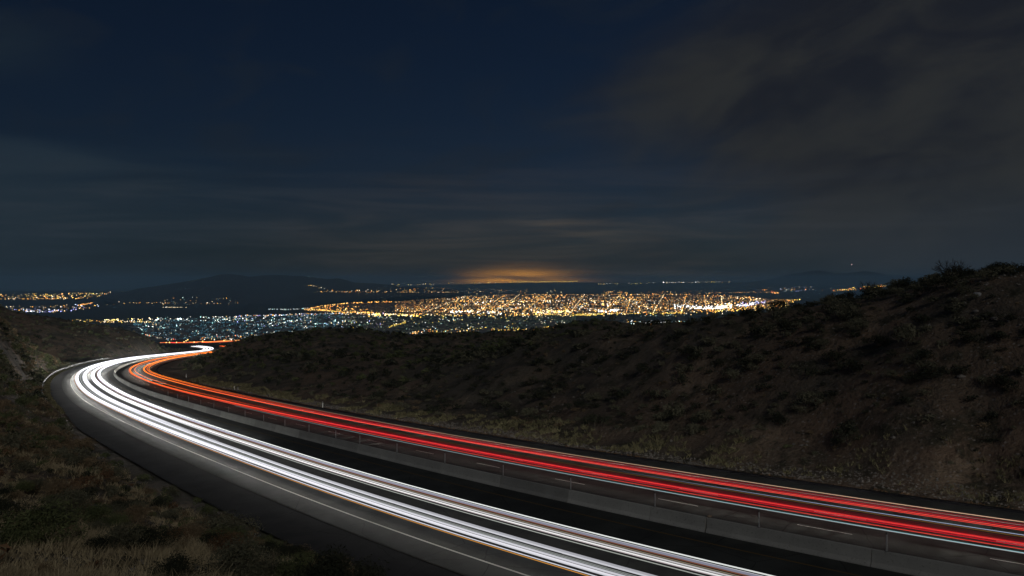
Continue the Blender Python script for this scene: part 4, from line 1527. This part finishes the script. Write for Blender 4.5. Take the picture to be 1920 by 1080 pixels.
rest = [i for i in range(len(lamps)) if i not in tops and not hid[i]]
lamp_cloud("town_lights", [i for i in rest if lamps[i][0] < 560], "teal, white and amber lamps of the town beyond the bend")
lamp_cloud("town_lights", [i for i in rest if lamps[i][0] >= 560 and lamps[i][1] > 551], "dense amber and white lamps of the city in the valley")
lamp_cloud("town_lights", [i for i in rest if lamps[i][0] >= 560 and lamps[i][1] <= 551], "thin rows of lamps on the far hills at the horizon")
# single bright lamps: lamp head on a mast, one object each
mesh_cache = {}
for i in top:
    c_ = lamps[i][4]
    br = round(min(lamps[i][3], 5) * 1.5, 0)
    key = (c_, br)
    if key not in mesh_cache:
        mv, mt_ = box(-.06, .06, -.06, .06, -3.0, -.8)
        V = np.concatenate([ov, mv])
        fs = [ot, mt_ + 6]
        col = np.array([[*(br * x_ for x_ in c_), 1]] * 6 + [[0, 0, 0, 1]] * 8)
        mesh_cache[key] = mesh_np("street_lamp", V, fs, [M_city, M_bld], np.r_[np.zeros(len(ot)), np.ones(len(mt_))], color=col)
    cn = 'warm white' if c_ in WRM else 'white' if c_ in WHT else 'blue' if c_ in BLU or c_ == (.8, .4, 1) else 'teal' if c_ in TEA else 'red' if c_ in REDC else 'amber'
    px_, py_ = lamps[i][0], lamps[i][1]
    where = "in the town beyond the bend" if px_ < 560 else "on the low spit" if px_ < 700 and py_ < 588 else "on the far hills" if py_ < 551 else "in the bright strip across the valley city"
    if where.startswith("in the bright strip"):
        where = ("at the left end of the bright city strip" if px_ < 800 else "in the bright city strip below the sky glow" if px_ < 960 else "in the bright city strip above the dark ridge" if px_ < 1110
                 else "in the short white row near the strip's centre" if px_ < 1180 else "in the dazzling white row right of centre" if px_ < 1346 else "at the right end of the dazzling white row" if px_ < 1404 else "where the city strip meets the right hill")
    if py_ > 596 and px_ >= 560:
        where = "in the near district just above the dark ridge"
    o = obj("street_lamp", mesh_cache[key], None, tuple(G3[i]), None, lamp_radius(i))
    tag(o, "bright %s lamp %s" % (cn, where), "lamp", "bright %s lamps %s" % (cn, where))

# faint glowing specks added between the lamps to give the city its ground glow
fl = []


def faint(nn, poly, col, b0, b1):
    xs = [q_[0] for q_ in poly]
    x = rng.uniform(xs[0], xs[-1], nn)
    u = rng.uniform(0, 1, nn)
    y = np.interp(x, xs, [q_[1] for q_ in poly]) * (1 - u) + np.interp(x, xs, [q_[2] for q_ in poly]) * u
    for a, b_ in zip(x, y):
        k_ = rng.uniform(.6, 1.4)
        fl.append((a, b_, rng.uniform(b0, b1), [c_ * k_ for c_ in col]))


faint(5500, [(740, 566, 590), (870, 556, 592), (950, 552, 593), (1300, 552, 587), (1400, 556, 581), (1480, 566, 575)], (1, .52, .22), .15, .7)
faint(2600, [(250, 604, 610), (300, 600, 638), (480, 594, 636), (560, 590, 626), (640, 588, 620)], (.26, .72, .98), .14, .70)
faint(2600, [(560, 588, 620), (700, 588, 625), (800, 590, 628), (1000, 590, 618), (1080, 591, 606)], (.6, .8, .45), .06, .30)
faint(900, [(1000, 591, 610), (1200, 590, 610), (1450, 583, 590)], (.5, .7, .35), .02, .10)
faint(700, [(570, 579, 584), (620, 572, 586), (740, 566, 588)], (1, .55, .25), .06, .3)
A_ = np.array([(f_[0], f_[1]) for f_ in fl])
G4 = ground_at(A_[:, 0], A_[:, 1])
R4 = G4[:, 1] / 796 * .42
V = (G4[:, None] + ov[None, [0, 2, 4, 1]] * R4[:, None, None]).reshape(-1, 3)
T = (np.array([[0, 2, 1], [0, 3, 2], [1, 2, 3], [0, 1, 3]])[None] + 4 * np.arange(len(fl))[:, None, None]).reshape(-1, 3)
col = np.repeat(np.array([[*(f_[2] * c_ for c_ in f_[3]), 1] for f_ in fl]), 4, 0)
tag(obj("ground_glow_specks", mesh_np("ground_glow_specks", V, T, M_city, color=col)), "faint specks added as ground glow between the street lamps of the city", "town lights", kind='stuff')

# low dark blocks of houses and trees under the lamps
hb_ = []
bx_ = rng.uniform(220, 1470, 2600)
by_ = rng.uniform(556, 640, 2600)
okb = by_ > np.interp(bx_, [220, 300, 560, 740, 900, 1300, 1470], [606, 600, 592, 568, 556, 556, 566])
okb &= by_ < np.interp(bx_, [220, 480, 700, 1470], [640, 634, 628, 610])
G5 = ground_at(bx_[okb], by_[okb])
V, Q = [], []
for i, p in enumerate(G5):
    w_, d_, h_ = rng.uniform(10, 34), rng.uniform(10, 26), rng.uniform(4, 12)
    v_, q_ = box(-w_, w_, -d_, d_, 0, h_)
    V.append(v_ + np.array([p[0], p[1], VZ]))
    Q.append(q_ + 8 * i)
tag(obj("town_blocks", mesh_np("town_blocks", np.concatenate(V), np.concatenate(Q), M_bld)), "low dark houses of the valley city seen as one mass", "buildings", kind='stuff')


# red and amber traffic on the town road below the end of the gorge
def far_trail(name, pts, rad, tint, lab, seed):
    P = np.array([[(a - 960) / F * Yd, Yd, (HOR - b_) / F * Yd] for a, b_, Yd in pts])
    k_ = 5
    V = []
    for j in range(k_):
        t = 6.283 * j / k_
        V.append(P + np.array([0, math.cos(t) * rad, math.sin(t) * rad]))
    V = np.stack(V, 1).reshape(-1, 3)
    ii = np.arange(len(V)).reshape(-1, k_)
    nx = np.roll(ii, -1, 1)
    q_ = np.stack([ii[:-1].ravel(), nx[:-1].ravel(), nx[1:].ravel(), ii[1:].ravel()], 1)
    r_ = random.Random(seed)
    col_ = np.repeat(np.array([[*(c_ * r_.uniform(.5, 1.6) for c_ in tint), 1] for _ in P]), k_, 0)
    return tag(obj(name, mesh_np(name, V, q_, M_city, color=col_)), lab, "light trail")


xs_ = np.linspace(300, 458, 30)
far_trail("traffic_trail", [(a, np.interp(a, [300, 340, 400, 440, 458], [642.6, 642.4, 641.4, 639.6, 638.6]), 2900) for a in xs_], 1.3, (1.6, .22, .08), "red traffic streak on the town road beyond the gorge", 1)
far_trail("traffic_trail", [(a, np.interp(a, [355, 400, 440, 458], [641.4, 640.3, 638.2, 637.4]), 2950) for a in np.linspace(355, 458, 22)], 1.0, (1.6, .5, .12), "orange traffic streak just above the red one on the town road", 2)
for a, b_ in [(318, 642), (345, 641), (352, 637), (349, 639), (364, 641.5), (312, 642.5), (380, 640), (331, 642), (420, 638.5)]:
    v_ = ov * 2.6
    me = mesh_np("road_lamp", v_, ot, M_city, color=np.array([[2.6, 1.7, .5, 1]] * 6))
    tag(obj("road_lamp", me, None, ((a - 960) / F * 2850, 2850, (HOR - b_) / F * 2850)), "yellow lamp beside the red traffic streak on the town road", "lamp", "yellow lamps on the town road")
for a in range(9):
    px_ = 360 + a * 3.4
    v_ = ov * .7
    me = mesh_np("road_lamp", v_, ot, M_city, color=np.array([[1.6, 1.3, .2, 1]] * 6))
    tag(obj("road_lamp", me, None, ((px_ - 960) / F * 760, 760, (HOR - (648.6 + a * .35)) / F * 760)), "small yellow light where the highway leaves the second bend", "lamp", "small yellow lights past the second bend")

me = mesh_np("aircraft_light", ov * 9.0, ot, M_city, color=np.array([[1.5, 1.0, 1.0, 1]] * 6))
tag(obj("aircraft_light", me, None, ((1597 - 960) / F * 14000, 14000, (HOR - 496) / F * 14000)), "tiny lone pinkish light in the sky above the right horizon", "light")

# ------------------------------------------------------------------ haze: one closed box of thin air round everything
v, q = box(-62000, 62000, -400, 47000, -430, 210)
hz = bpy.data.materials.new("haze air")
hz.use_nodes = True
hn = hz.node_tree
hn.nodes.clear()
pv = hn.nodes.new('ShaderNodeVolumePrincipled')
pv.inputs['Color'].default_value = (0.38, 0.69, 1.0, 1)
pv.inputs['Density'].default_value = 4.2e-5
ho = hn.nodes.new('ShaderNodeOutputMaterial')
hn.links.new(pv.outputs[0], ho.inputs['Volume'])
HAZE = True
if HAZE:
    tag(obj("haze", mesh_np("haze", v, q, hz)), "thin night haze over the valley", "haze", kind='stuff')
